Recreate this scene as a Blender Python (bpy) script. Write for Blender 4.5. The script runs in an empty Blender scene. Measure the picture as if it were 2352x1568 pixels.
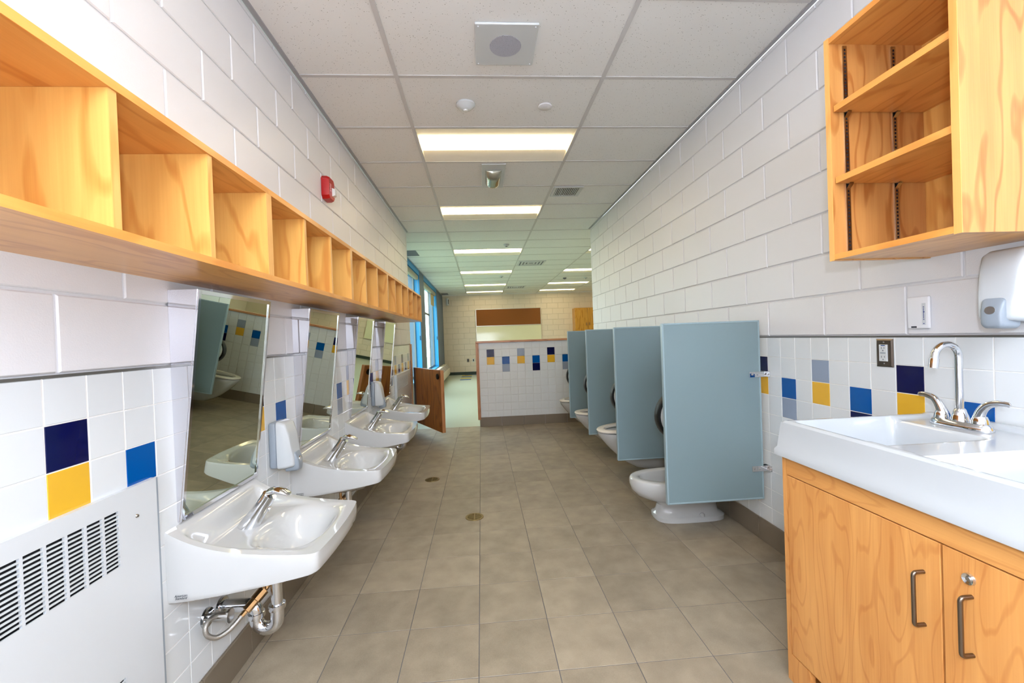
import bpy, bmesh, math, random
from mathutils import Vector, Matrix
random.seed(7)
C = bpy.context.scene.collection
S = bpy.context.scene

# ------------------------------------------------------------------ camera
FPX = 985.08
yaw, pitch, roll = -0.0714, -0.0103, 0.0365
Rz = Matrix.Rotation(yaw, 3, 'Z'); Rx = Matrix.Rotation(pitch, 3, 'X'); Ry = Matrix.Rotation(roll, 3, 'Y')
RM = Rz @ Rx @ Ry
right, fwd, up = RM.col[0], RM.col[1], RM.col[2]
M = Matrix((( right.x, up.x, -fwd.x), (right.y, up.y, -fwd.y), (right.z, up.z, -fwd.z))).to_4x4()
M.translation = (0, 0, 1.2665)
cd = bpy.data.cameras.new('camera'); cam = bpy.data.objects.new('camera', cd); C.objects.link(cam)
cam.matrix_world = M
cd.sensor_width = 36; cd.lens = FPX / 2352 * 36; cd.clip_start = 0.02; cd.clip_end = 200
S.camera = cam

# ------------------------------------------------------------------ world, lights, exposure
w = bpy.data.worlds.new('world'); S.world = w; w.use_nodes = True
bg = w.node_tree.nodes['Background']; bg.inputs[0].default_value = (0.86, 0.97, 1.0, 1); bg.inputs[1].default_value = 8.0
FLASH = (0.81, 0.88, 1.0)
fl = bpy.data.lights.new('camera_flash', 'POINT'); fl.energy = 45; fl.shadow_soft_size = 0.035; fl.color = FLASH
flo = bpy.data.objects.new('camera_flash', fl); C.objects.link(flo); flo.location = (0.03, -0.06, 1.445)
# second strobe head of the photographer, turned up and back so that it bounces off the ceiling behind the camera
fb = bpy.data.lights.new('bounce_flash', 'SPOT'); fb.energy = 1120; fb.spot_size = math.radians(105); fb.spot_blend = 0.8; fb.shadow_soft_size = 0.06; fb.color = FLASH
fbo = bpy.data.objects.new('bounce_flash', fb); C.objects.link(fbo); fbo.location = (0.2, -0.75, 1.5)
fbo.rotation_euler = Vector((0.05, -0.45, 1.0)).to_track_quat('-Z', 'Y').to_euler()
LAMP = 9.5; LAMPCOL = (1.0, 0.80, 0.48)
vs = S.view_settings
vs.view_transform = 'Standard'; vs.look = 'None'; vs.gamma = 1; vs.exposure = 0.14; vs.use_curve_mapping = False

# ------------------------------------------------------------------ materials
def lin(c):
    return tuple(((v / 255) / 12.92 if v / 255 <= 0.04045 else ((v / 255 + 0.055) / 1.055) ** 2.4) for v in c) + (1,)
MATS = {}
def nodes(m): return m.node_tree.nodes, m.node_tree.links
def mat(name, rgb, rough=0.5, metal=0.0, bump=0.0, bscale=200, spec=0.5, var=0.0, coat=0.0, trans=0.0, bdist=0.002):
    m = bpy.data.materials.new(name); m.use_nodes = True; n, l = nodes(m); b = n['Principled BSDF']
    b.inputs['Base Color'].default_value = lin(rgb); b.inputs['Roughness'].default_value = rough
    b.inputs['Metallic'].default_value = metal; b.inputs['Specular IOR Level'].default_value = spec
    b.inputs['Coat Weight'].default_value = coat; b.inputs['Coat Roughness'].default_value = 0.05
    b.inputs['Transmission Weight'].default_value = trans
    if bump:
        tc = n.new('ShaderNodeTexCoord'); nz = n.new('ShaderNodeTexNoise'); nz.inputs['Scale'].default_value = bscale; nz.inputs['Detail'].default_value = 3
        bp = n.new('ShaderNodeBump'); bp.inputs['Strength'].default_value = bump; bp.inputs['Distance'].default_value = bdist
        l.new(tc.outputs['Object'], nz.inputs['Vector']); l.new(nz.outputs['Fac'], bp.inputs['Height']); l.new(bp.outputs['Normal'], b.inputs['Normal'])
    if var:
        oi = n.new('ShaderNodeObjectInfo'); mr = n.new('ShaderNodeMapRange'); mr.inputs['To Min'].default_value = 1 - var; mr.inputs['To Max'].default_value = 1 + var
        mx = n.new('ShaderNodeMix'); mx.data_type = 'RGBA'; mx.blend_type = 'MULTIPLY'; mx.inputs[0].default_value = 1; mx.inputs[6].default_value = lin(rgb)
        l.new(oi.outputs['Random'], mr.inputs['Value']); l.new(mr.outputs[0], mx.inputs[7]); l.new(mx.outputs[2], b.inputs['Base Color'])
    MATS[name] = m; return m

def wood(name, light, dark, axis='Z', rough=0.32, k=9.0, fig=1.0, coat=0.15, thin=0.55):
    m = bpy.data.materials.new(name); m.use_nodes = True; n, l = nodes(m); b = n['Principled BSDF']
    b.inputs['Roughness'].default_value = rough; b.inputs['Coat Weight'].default_value = coat; b.inputs['Coat Roughness'].default_value = 0.15
    tc = n.new('ShaderNodeTexCoord'); oi = n.new('ShaderNodeObjectInfo')
    sc = n.new('ShaderNodeVectorMath'); sc.operation = 'SCALE'; sc.inputs[0].default_value = (7.3, 11.1, 5.7)
    l.new(oi.outputs['Random'], sc.inputs['Scale'])
    ad = n.new('ShaderNodeVectorMath'); ad.operation = 'ADD'
    l.new(tc.outputs['Object'], ad.inputs[0]); l.new(sc.outputs[0], ad.inputs[1])
    mp = n.new('ShaderNodeMapping'); lo = {'X': (1.3, 6.5, 6.5), 'Y': (6.5, 1.3, 6.5), 'Z': (6.5, 6.5, 1.3)}[axis]
    mp.inputs['Scale'].default_value = lo; l.new(ad.outputs[0], mp.inputs['Vector'])
    nz = n.new('ShaderNodeTexNoise'); nz.inputs['Scale'].default_value = 1.0; nz.inputs['Detail'].default_value = 2.5; nz.inputs['Roughness'].default_value = 0.42
    l.new(mp.outputs[0], nz.inputs['Vector'])
    mu = n.new('ShaderNodeMath'); mu.operation = 'MULTIPLY'; mu.inputs[1].default_value = k * 6.283; l.new(nz.outputs['Fac'], mu.inputs[0])
    si = n.new('ShaderNodeMath'); si.operation = 'SINE'; l.new(mu.outputs[0], si.inputs[0])
    r1 = n.new('ShaderNodeMapRange'); r1.inputs['From Min'].default_value = thin; r1.inputs['From Max'].default_value = 1.0; l.new(si.outputs[0], r1.inputs['Value'])
    mp2 = n.new('ShaderNodeMapping'); hi = {'X': (6, 240, 240), 'Y': (240, 6, 240), 'Z': (240, 240, 6)}[axis]
    mp2.inputs['Scale'].default_value = hi; l.new(ad.outputs[0], mp2.inputs['Vector'])
    n2 = n.new('ShaderNodeTexNoise'); n2.inputs['Scale'].default_value = 1; n2.inputs['Detail'].default_value = 2; l.new(mp2.outputs[0], n2.inputs['Vector'])
    mp3 = n.new('ShaderNodeMapping'); bl = {'X': (1.6, 22, 22), 'Y': (22, 1.6, 22), 'Z': (22, 22, 1.6)}[axis]
    mp3.inputs['Scale'].default_value = bl; l.new(ad.outputs[0], mp3.inputs['Vector'])
    n3 = n.new('ShaderNodeTexNoise'); n3.inputs['Scale'].default_value = 1; n3.inputs['Detail'].default_value = 2; l.new(mp3.outputs[0], n3.inputs['Vector'])
    a1 = n.new('ShaderNodeMath'); a1.operation = 'MULTIPLY'; a1.inputs[1].default_value = 0.42 * fig; l.new(r1.outputs[0], a1.inputs[0])
    a2 = n.new('ShaderNodeMath'); a2.operation = 'MULTIPLY_ADD'; a2.inputs[1].default_value = 0.30; l.new(n2.outputs['Fac'], a2.inputs[0]); l.new(a1.outputs[0], a2.inputs[2])
    a3 = n.new('ShaderNodeMath'); a3.operation = 'MULTIPLY_ADD'; a3.inputs[1].default_value = 0.9; l.new(n3.outputs['Fac'], a3.inputs[0]); l.new(a2.outputs[0], a3.inputs[2])
    r2 = n.new('ShaderNodeMapRange'); r2.inputs['From Min'].default_value = 0.42; r2.inputs['From Max'].default_value = 1.15; l.new(a3.outputs[0], r2.inputs['Value'])
    mx = n.new('ShaderNodeMix'); mx.data_type = 'RGBA'; mx.inputs[6].default_value = lin(light); mx.inputs[7].default_value = lin(dark)
    l.new(r2.outputs[0], mx.inputs[0]); l.new(mx.outputs[2], b.inputs['Base Color'])
    MATS[name] = m; return m

def ceiling_mat():
    m = mat('ceiling_panel', (238, 238, 236), 0.85, spec=0.2); n, l = nodes(m); b = n['Principled BSDF']
    tc = n.new('ShaderNodeTexCoord'); v = n.new('ShaderNodeTexVoronoi'); v.inputs['Scale'].default_value = 130
    l.new(tc.outputs['Object'], v.inputs['Vector'])
    s = n.new('ShaderNodeSeparateColor'); l.new(v.outputs['Color'], s.inputs[0])
    th = n.new('ShaderNodeMath'); th.operation = 'MULTIPLY'; th.inputs[1].default_value = 0.30; l.new(s.outputs[0], th.inputs[0])
    lt = n.new('ShaderNodeMath'); lt.operation = 'LESS_THAN'; l.new(v.outputs['Distance'], lt.inputs[0]); l.new(th.outputs[0], lt.inputs[1])
    gt = n.new('ShaderNodeMath'); gt.operation = 'GREATER_THAN'; gt.inputs[1].default_value = 0.62; l.new(s.outputs[1], gt.inputs[0])
    am = n.new('ShaderNodeMath'); am.operation = 'MULTIPLY'; l.new(lt.outputs[0], am.inputs[0]); l.new(gt.outputs[0], am.inputs[1])
    mx = n.new('ShaderNodeMix'); mx.data_type = 'RGBA'; mx.inputs[6].default_value = lin((238, 238, 236)); mx.inputs[7].default_value = lin((165, 164, 160))
    l.new(am.outputs[0], mx.inputs[0]); l.new(mx.outputs[2], b.inputs['Base Color'])
    bp = n.new('ShaderNodeBump'); bp.inputs['Strength'].default_value = 0.35; bp.inputs['Distance'].default_value = 0.002; bp.invert = True
    l.new(am.outputs[0], bp.inputs['Height']); l.new(bp.outputs['Normal'], b.inputs['Normal'])
    return m

def floor_mat():
    m = mat('floor_tile', (140, 126, 106), 0.42, spec=0.4); n, l = nodes(m); b = n['Principled BSDF']
    tc = n.new('ShaderNodeTexCoord'); oi = n.new('ShaderNodeObjectInfo')
    sc = n.new('ShaderNodeVectorMath'); sc.operation = 'SCALE'; sc.inputs[0].default_value = (3, 5, 2); l.new(oi.outputs['Random'], sc.inputs['Scale'])
    ad = n.new('ShaderNodeVectorMath'); ad.operation = 'ADD'; l.new(tc.outputs['Object'], ad.inputs[0]); l.new(sc.outputs[0], ad.inputs[1])
    n1 = n.new('ShaderNodeTexNoise'); n1.inputs['Scale'].default_value = 9; n1.inputs['Detail'].default_value = 6; l.new(ad.outputs[0], n1.inputs['Vector'])
    n2 = n.new('ShaderNodeTexNoise'); n2.inputs['Scale'].default_value = 320; n2.inputs['Detail'].default_value = 2; l.new(ad.outputs[0], n2.inputs['Vector'])
    s1 = n.new('ShaderNodeMath'); s1.operation = 'MULTIPLY_ADD'; s1.inputs[1].default_value = 0.45; l.new(n2.outputs['Fac'], s1.inputs[0]); l.new(n1.outputs['Fac'], s1.inputs[2])
    s2 = n.new('ShaderNodeMath'); s2.operation = 'MULTIPLY_ADD'; s2.inputs[1].default_value = 0.22; l.new(oi.outputs['Random'], s2.inputs[0]); l.new(s1.outputs[0], s2.inputs[2])
    mr = n.new('ShaderNodeMapRange'); mr.inputs['From Min'].default_value = 0.5; mr.inputs['From Max'].default_value = 1.15; l.new(s2.outputs[0], mr.inputs['Value'])
    mx = n.new('ShaderNodeMix'); mx.data_type = 'RGBA'; mx.inputs[6].default_value = lin((132, 121, 104)); mx.inputs[7].default_value = lin((168, 155, 134))
    l.new(mr.outputs[0], mx.inputs[0]); l.new(mx.outputs[2], b.inputs['Base Color'])
    bp = n.new('ShaderNodeBump'); bp.inputs['Strength'].default_value = 0.15; bp.inputs['Distance'].default_value = 0.001
    l.new(n2.outputs['Fac'], bp.inputs['Height']); l.new(bp.outputs['Normal'], b.inputs['Normal'])
    return m

def emit(name, rgb, strength):
    m = bpy.data.materials.new(name); m.use_nodes = True; b = nodes(m)[0]['Principled BSDF']
    b.inputs['Base Color'].default_value = (0.8, 0.8, 0.8, 1)
    b.inputs['Emission Color'].default_value = tuple(rgb) + (1,); b.inputs['Emission Strength'].default_value = strength
    MATS[name] = m; return m

def perf_mat():
    m = mat('speaker_perforation', (205, 207, 214), 0.5); n, l = nodes(m); b = n['Principled BSDF']
    tc = n.new('ShaderNodeTexCoord'); v = n.new('ShaderNodeTexVoronoi'); v.inputs['Scale'].default_value = 210; v.inputs['Randomness'].default_value = 0.15
    l.new(tc.outputs['Object'], v.inputs['Vector'])
    lt = n.new('ShaderNodeMath'); lt.operation = 'LESS_THAN'; lt.inputs[1].default_value = 0.46; l.new(v.outputs['Distance'], lt.inputs[0])
    mx = n.new('ShaderNodeMix'); mx.data_type = 'RGBA'; mx.inputs[6].default_value = lin((176, 178, 190)); mx.inputs[7].default_value = lin((60, 62, 82))
    l.new(lt.outputs[0], mx.inputs[0]); l.new(mx.outputs[2], b.inputs['Base Color'])
    return m

mat('block_paint', (228, 227, 229), 0.40, bump=0.35, bscale=260, var=0.012, bdist=0.0015)
mat('cream_block', (214, 200, 180), 0.45, bump=0.3, bscale=260, var=0.012, bdist=0.0015); mat('cream_mortar', (196, 184, 164), 0.6)
mat('mortar_paint', (222, 221, 223), 0.5, bump=0.25, bscale=300)
mat('grout', (232, 231, 228), 0.7)
mat('tile_white', (220, 224, 226), 0.08, var=0.008)
mat('tile_navy', (6, 10, 66), 0.07)
mat('tile_blue', (0, 82, 158), 0.07)
mat('tile_gray', (146, 158, 178), 0.08)
mat('tile_yellow', (226, 176, 52), 0.08)
mat('metal_trim', (120, 118, 114), 0.35, 0.6)
floor_mat(); mat('floor_grout', (98, 97, 100), 0.8)
mat('base_tile', (122, 110, 94), 0.4, bump=0.1, bscale=150, var=0.05)
ceiling_mat(); mat('grid_paint', (205, 203, 202), 0.45); mat('wall_angle', (168, 168, 172), 0.5)
mat('vinyl', (170, 180, 166), 0.32, bump=0.02, bscale=40); mat('dark_green', (38, 54, 48), 0.5)
mat('slate_paint', (84, 104, 126), 0.5, bump=0.15, bscale=200); mat('blue_paint', (10, 140, 205), 0.45)
wood('maple', (218, 160, 92), (184, 118, 58), 'Z', k=9, fig=1.2, thin=0.6); wood('maple_y', (236, 176, 98), (208, 138, 66), 'Y'); wood('maple_x', (230, 170, 96), (200, 130, 62), 'X')
wood('maple_back', (243, 190, 104), (214, 146, 68), 'Z', k=7)
wood('laminate', (230, 167, 96), (192, 118, 56), 'Z', k=17, fig=0.55, coat=0.05, thin=0.72); wood('laminate_y', (230, 167, 96), (196, 124, 60), 'Y', k=15, fig=0.5, coat=0.05, thin=0.72)
wood('gate_wood', (196, 126, 58), (142, 80, 28), 'Z', k=5); wood('oak_trim', (196, 138, 92), (160, 102, 62), 'Z', k=5); wood('oak_trim_x', (196, 138, 92), (160, 102, 62), 'X', k=5)
mat('edge_band', (232, 164, 84), 0.4)
wood('edge_y', (236, 168, 86), (214, 140, 62), 'Y', k=5); wood('edge_z', (240, 182, 104), (220, 152, 74), 'Z', k=5)
mat('porcelain', (196, 197, 196), 0.06, coat=0.4); mat('solid_surface', (188, 193, 197), 0.13, coat=0.25)
mat('seat_plastic', (222, 217, 208), 0.25)
mat('chrome', (218, 220, 224), 0.07, 1.0); mat('steel', (190, 188, 184), 0.22, 1.0); mat('polished_steel', (226, 226, 232), 0.045, 1.0)
mat('nickel', (128, 116, 104), 0.3, 1.0); mat('brass', (186, 148, 104), 0.25, 1.0); mat('braid', (170, 166, 158), 0.35, 0.9, bump=0.6, bscale=500)
mat('mirror_glass', (205, 214, 200), 0.0, 1.0)
mat('panel_paint', (126, 146, 151), 0.22, bump=0.06, bscale=400, bdist=0.001); mat('panel_edge', (146, 168, 176), 0.3)
mat('white_metal', (208, 212, 215), 0.35); mat('shade_and_dark_insert', (14, 17, 26), 0.7); mat('louver_metal', (206, 210, 214), 0.4)  # near-black colour paints shade into openings, also used for dark inserts
mat('black_plastic', (10, 10, 10), 0.45, spec=0.3); mat('gray_plastic', (146, 156, 166), 0.3); mat('white_plastic', (208, 212, 213), 0.22); mat('bright_plastic', (234, 234, 237), 0.3); mat('cover_plastic', (198, 203, 206), 0.2); mat('pale_plastic', (202, 208, 210), 0.28)
mat('red_plastic', (178, 0, 8), 0.3); mat('clear_lens', (225, 228, 226), 0.08, coat=0.5); mat('lettering_white', (255, 200, 210), 0.5); mat('ink', (60, 68, 78), 0.5); mat('ink_blue', (52, 70, 140), 0.5)
mat('cork', (126, 72, 16), 0.8, bump=0.3, bscale=300); mat('whiteboard', (214, 212, 178), 0.06); mat('aluminium', (196, 192, 178), 0.3, 0.8)
mat('window_frame', (104, 112, 116), 0.4, 0.3); mat('blind', (168, 164, 150), 0.7); mat('blind_beige', (186, 172, 132), 0.8); mat('lamp_glass', (150, 152, 140), 0.12, 0.55)
mat('reflector', (244, 238, 222), 0.5); mat('bronze', (132, 112, 72), 0.38, 0.9); mat('gray_paint', (92, 98, 116), 0.5); mat('cream_metal', (214, 208, 192), 0.4)
mat('grass', (112, 124, 92), 0.9); mat('vent_gray', (112, 112, 124), 0.6); mat('stripe_blue', (16, 70, 130), 0.7, spec=0.1); mat('stripe_yellow', (196, 166, 20), 0.7, spec=0.1); mat('switch_steel', (118, 108, 98), 0.28, 0.9)
mat('rubber', (40, 40, 40), 0.6); perf_mat(); mat('oak_cabinet', (196, 140, 40), 0.35)
wood('cabinet_oak', (204, 150, 56), (170, 112, 24), 'Z', k=6)
emit('lamp_lens', LAMPCOL, LAMP)
gm = bpy.data.materials.new('window_glass'); gm.use_nodes = True; n_, l_ = nodes(gm); n_.remove(n_['Principled BSDF'])
tb = n_.new('ShaderNodeBsdfTransparent'); tb.inputs[0].default_value = (0.93, 0.97, 0.95, 1); gb = n_.new('ShaderNodeBsdfGlossy'); gb.inputs['Roughness'].default_value = 0.02
fm = n_.new('ShaderNodeMixShader'); fm.inputs[0].default_value = 0.07; l_.new(tb.outputs[0], fm.inputs[1]); l_.new(gb.outputs[0], fm.inputs[2]); l_.new(fm.outputs[0], n_['Material Output'].inputs[0]); MATS['window_glass'] = gm

# ------------------------------------------------------------------ mesh helpers
class MB:
    def __init__(s): s.v = []; s.f = []; s.mi = []; s.cur = 0
    def add(s, vs, fs):
        o = len(s.v); s.v += [tuple(p) for p in vs]
        for f in fs: s.f.append([i + o for i in f]); s.mi.append(s.cur)
        return s
    def box(s, x0, x1, y0, y1, z0, z1, bev=0.0, seg=1):
        if x0 > x1: x0, x1 = x1, x0
        if y0 > y1: y0, y1 = y1, y0
        if z0 > z1: z0, z1 = z1, z0
        if bev <= 0:
            return s.add([(x0, y0, z0), (x1, y0, z0), (x1, y1, z0), (x0, y1, z0), (x0, y0, z1), (x1, y0, z1), (x1, y1, z1), (x0, y1, z1)],
                         [(0, 3, 2, 1), (4, 5, 6, 7), (0, 1, 5, 4), (1, 2, 6, 5), (2, 3, 7, 6), (3, 0, 4, 7)])
        bm = bmesh.new(); bmesh.ops.create_cube(bm, size=1)
        for v in bm.verts: v.co = ((x0 + x1) / 2 + v.co.x * (x1 - x0), (y0 + y1) / 2 + v.co.y * (y1 - y0), (z0 + z1) / 2 + v.co.z * (z1 - z0))
        bmesh.ops.bevel(bm, geom=bm.edges[:], offset=bev, segments=seg, affect='EDGES', profile=0.5)
        bm.verts.index_update(); s.add([v.co[:] for v in bm.verts], [[v.index for v in f.verts] for f in bm.faces]); bm.free(); return s
    def loft(s, rings, cap0=True, cap1=True, closed=True):
        n = len(rings[0]); vs = [p for r in rings for p in r]; fs = []
        for k in range(len(rings) - 1):
            for i in range(n if closed else n - 1):
                j = (i + 1) % n; fs.append((k * n + i, k * n + j, (k + 1) * n + j, (k + 1) * n + i))
        if cap0: fs.append(tuple(reversed(range(n))))
        if cap1: fs.append(tuple(range((len(rings) - 1) * n, len(rings) * n)))
        return s.add(vs, fs)
    def tube(s, path, rad, n=12, caps=True):
        P = [Vector(p) for p in path]; m = len(P); R = rad if isinstance(rad, (list, tuple)) else [rad] * m
        T = []
        for i in range(m):
            t = (P[min(i + 1, m - 1)] - P[max(i - 1, 0)]); T.append(t.normalized())
        a = Vector((0, 0, 1)) if abs(T[0].z) < 0.9 else Vector((1, 0, 0))
        u = (a - T[0] * a.dot(T[0])).normalized(); rings = []
        for i in range(m):
            u = (u - T[i] * u.dot(T[i])).normalized(); v = T[i].cross(u)
            ra, rb = R[i] if isinstance(R[i], tuple) else (R[i], R[i])
            rings.append([P[i] + u * (ra * math.cos(2 * math.pi * k / n)) + v * (rb * math.sin(2 * math.pi * k / n)) for k in range(n)])
        return s.loft(rings, caps, caps)
    def cyl(s, p0, p1, r, n=20): return s.tube([p0, p1], r, n)
    def lathe(s, prof, o, axis='Z', n=28):
        rings = []
        for r, h in prof:
            ring = []
            for k in range(n):
                c, d = r * math.cos(2 * math.pi * k / n), r * math.sin(2 * math.pi * k / n)
                ring.append({'Z': (o[0] + c, o[1] + d, o[2] + h), 'X': (o[0] + h, o[1] + c, o[2] + d), 'Y': (o[0] + d, o[1] + h, o[2] + c)}[axis])
            rings.append(ring)
        return s.loft(rings)
    def prism(s, poly, axis, a, b):
        def P(u, v, t): return {'X': (t, u, v), 'Y': (u, t, v), 'Z': (u, v, t)}[axis]
        return s.loft([[P(u, v, a) for u, v in poly], [P(u, v, b) for u, v in poly]])
    def mesh(s, name, mats, smooth=None):
        me = bpy.data.meshes.new(name); me.from_pydata(s.v, [], s.f); me.validate()
        for m in (mats if isinstance(mats, (list, tuple)) else [mats]): me.materials.append(MATS[m])
        if max(s.mi + [0]) > 0:
            for p, i in zip(me.polygons, s.mi): p.material_index = i
        bm = bmesh.new(); bm.from_mesh(me); bmesh.ops.recalc_face_normals(bm, faces=bm.faces[:]); bm.to_mesh(me); bm.free()
        if smooth is not None:
            me.shade_smooth(); me.set_sharp_from_angle(angle=math.radians(smooth))
        return me
    def build(s, name, mats, parent=None, smooth=None, loc=(0, 0, 0)):
        return link(name, s.mesh(name, mats, smooth), parent, loc)
def link(name, me, parent=None, loc=(0, 0, 0), rot=None):
    o = bpy.data.objects.new(name, me); C.objects.link(o); o.location = loc
    if rot: o.rotation_euler = rot
    if parent: o.parent = parent
    return o
def tag(o, label=None, cat=None, group=None, kind=None):
    if label: o['label'] = label
    if cat: o['category'] = cat
    if group: o['group'] = group
    if kind: o['kind'] = kind
    return o
def thing(name, label, cat, loc=(0, 0, 0), rz=0, group=None):
    o = bpy.data.objects.new(name, None); C.objects.link(o); o.location = loc; o.rotation_euler = (0, 0, rz); o.empty_display_size = 0.05
    return tag(o, label, cat, group)
def kids(o): return [x for x in C.objects if x.parent == o]
def dup(o, loc=None, label=None, rz=None, parent=None):
    c = o.copy(); C.objects.link(c); c.parent = parent
    if loc is not None: c.location = loc
    if rz is not None: c.rotation_euler.z = rz
    if label: c['label'] = label
    for k in KIDS(o): dup(k, parent=c)
    return c
def KIDS(o): return [x for x in bpy.data.objects if x.parent is o]
def B(name, m, parent, *b, bev=0.0, seg=1, smooth=None): return MB().box(*b, bev=bev, seg=seg).build(name, m, parent, smooth)
def text(name, body, m, parent, size, matrix, depth=0.0004, align='CENTER', shear=0.0):
    cu = bpy.data.curves.new(name, 'FONT'); cu.body = body; cu.size = size; cu.extrude = depth; cu.align_x = align; cu.align_y = 'CENTER'; cu.resolution_u = 2
    cu.space_line = 0.8; cu.shear = shear
    t = bpy.data.objects.new(name, cu); C.objects.link(t); bpy.context.view_layer.update()
    me = bpy.data.meshes.new_from_object(t.evaluated_get(bpy.context.evaluated_depsgraph_get())); bpy.data.objects.remove(t)
    me.materials.clear(); me.materials.append(MATS[m]); me.name = name
    o = bpy.data.objects.new(name, me); C.objects.link(o); o.parent = parent; o.matrix_local = matrix; return o
def sst(a, b, x):
    t = min(1, max(0, (x - a) / (b - a))); return t * t * (3 - 2 * t)
def smooth_path(P, k=6):
    P = [Vector(p) for p in P]; out = []
    for i in range(len(P) - 1):
        a, b, c, d = P[max(i - 1, 0)], P[i], P[i + 1], P[min(i + 2, len(P) - 1)]
        for q in range(k):
            t = q / k; out.append(0.5 * ((2 * b) + (c - a) * t + (2 * a - 5 * b + 4 * c - d) * t * t + (3 * b - a - 3 * c + d) * t ** 3))
    return out + [P[-1]]
def arc(c, r, a0, a1, n, plane='XZ'):
    out = []
    for i in range(n + 1):
        a = math.radians(a0 + (a1 - a0) * i / n); p, q = r * math.cos(a), r * math.sin(a)
        out.append({'XZ': (c[0] + p, c[1], c[2] + q), 'YZ': (c[0], c[1] + p, c[2] + q), 'XY': (c[0] + p, c[1] + q, c[2])}[plane])
    return out

# ------------------------------------------------------------------ dimensions
XL, XR, H = -1.0, 1.638, 2.80          # washroom walls, ceiling
YN, YE = -1.6, 6.16                    # behind camera, end of washroom walls
XW, YB, XC = -1.31, 15.2, 6.2          # classroom window wall, back wall, right wall
TZ, TP, TY = 1.211, 0.1097, 0.1094     # tile top, pitches
BZ, BL = 0.1944, 0.397                 # block pitches
BASE = 0.132

# ------------------------------------------------------------------ walls
wl = tag(B('wall_left', 'mortar_paint', None, -1.31, XL - 0.007, YN, YE, 0, H), 'white painted block wall above white tile behind the basins', 'wall', kind='structure')
wr = tag(B('wall_right', 'mortar_paint', None, XR + 0.007, XR + 0.2, YN, YE, 0, H), 'white painted block wall above white tile behind the toilets', 'wall', kind='structure')
wn = tag(B('wall_near', 'block_paint', None, -1.31, XR + 0.2, YN - 0.1, YN, 0, H), 'plain painted wall closing the washroom behind the photographer', 'wall', kind='structure')
wd = tag(B('wall_divider', 'grout', None, -0.06, XR + 0.004, 6.155, 6.29, 0, 1.195), 'tiled half-height wall between washroom and classroom with wooden cap', 'wall', kind='structure')
wb = tag(B('wall_back', 'cream_mortar', None, XW - 0.25, XC + 0.1, YB + 0.007, YB + 0.15, 0, H), 'painted block wall at the far end of the classroom', 'wall', kind='structure')
wx = tag(B('wall_classroom_front', 'cream_block', None, XR + 0.2, XC, YE - 0.12, YE, 0, H), 'painted classroom wall beside the washroom', 'wall', kind='structure')
wy = tag(B('wall_classroom_right', 'cream_block', None, XC, XC + 0.1, YE - 0.12, YB, 0, H), 'painted side wall of the classroom', 'wall', kind='structure')

def chip(w_, h_, d, c):      # piece with chamfered face; local: width along U, height along V, proud along +N
    a, b = w_ / 2, h_ / 2
    return ([(-a, -b, 0), (a, -b, 0), (a, b, 0), (-a, b, 0), (-a, -b, d - c), (a, -b, d - c), (a, b, d - c), (-a, b, d - c),
             (-a + c, -b + c, d), (a - c, -b + c, d), (a - c, b - c, d), (-a + c, b - c, d)],
            [(0, 1, 5, 4), (1, 2, 6, 5), (2, 3, 7, 6), (3, 0, 4, 7), (4, 5, 9, 8), (5, 6, 10, 9), (6, 7, 11, 10), (7, 4, 8, 11), (8, 9, 10, 11)])
# orientation maps (u, v, n) -> world offsets
ORI = {'L': lambda u, v, n: (n, u, v), 'R': lambda u, v, n: (-n, u, v), 'F': lambda u, v, n: (u, -n, v), 'D': lambda u, v, n: (u, v, n), 'C': lambda u, v, n: (u, v, -n)}
_cache = {}
def piece(name, ori, w_, h_, d, c, m, parent, at):
    key = (name, ori, round(w_, 4), round(h_, 4), m)
    if key not in _cache:
        vs, fs = chip(w_, h_, d, c); _cache[key] = MB().add([ORI[ori](*p) for p in vs], fs).mesh(name, m)
    return link(name, _cache[key], parent, at)

def blocks(parent, ori, y0, y1, phase, z0, z1, plane, name='block', d=0.007, gap=0.008, paint='block_paint'):
    j = 0; z = z0
    while z < z1 - 0.01:
        zt = min(z + BZ, z1); off = phase + (BL / 2 if j % 2 else 0)
        k = math.floor((y0 - off) / BL); y = off + k * BL
        while y < y1 - 0.005:
            a, b = max(y, y0), min(y + BL, y1)
            if b - a > 0.02:
                at = {'L': (plane - d, (a + b) / 2, (z + zt) / 2), 'R': (plane + d, (a + b) / 2, (z + zt) / 2), 'F': ((a + b) / 2, plane + d, (z + zt) / 2)}[ori]
                piece(name, ori, b - a - gap, zt - z - gap, d, 0.0035, paint, parent, at)
            y += BL
        z = zt; j += 1
blocks(wl, 'L', 0.3, YE, 1.089, TZ + 0.006, H, XL)
blocks(wr, 'R', 0.3, YE, 2.3345, TZ + 0.006, H, XR)
blocks(wb, 'F', XW, 5.2, -0.2, 0.1, H, YB, paint='cream_block')
B('block_field', 'block_paint', wl, XL - 0.008, XL, YN, 0.298, TZ, H); B('block_field', 'block_paint', wr, XR, XR + 0.008, YN, 0.298, TZ, H)

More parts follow.
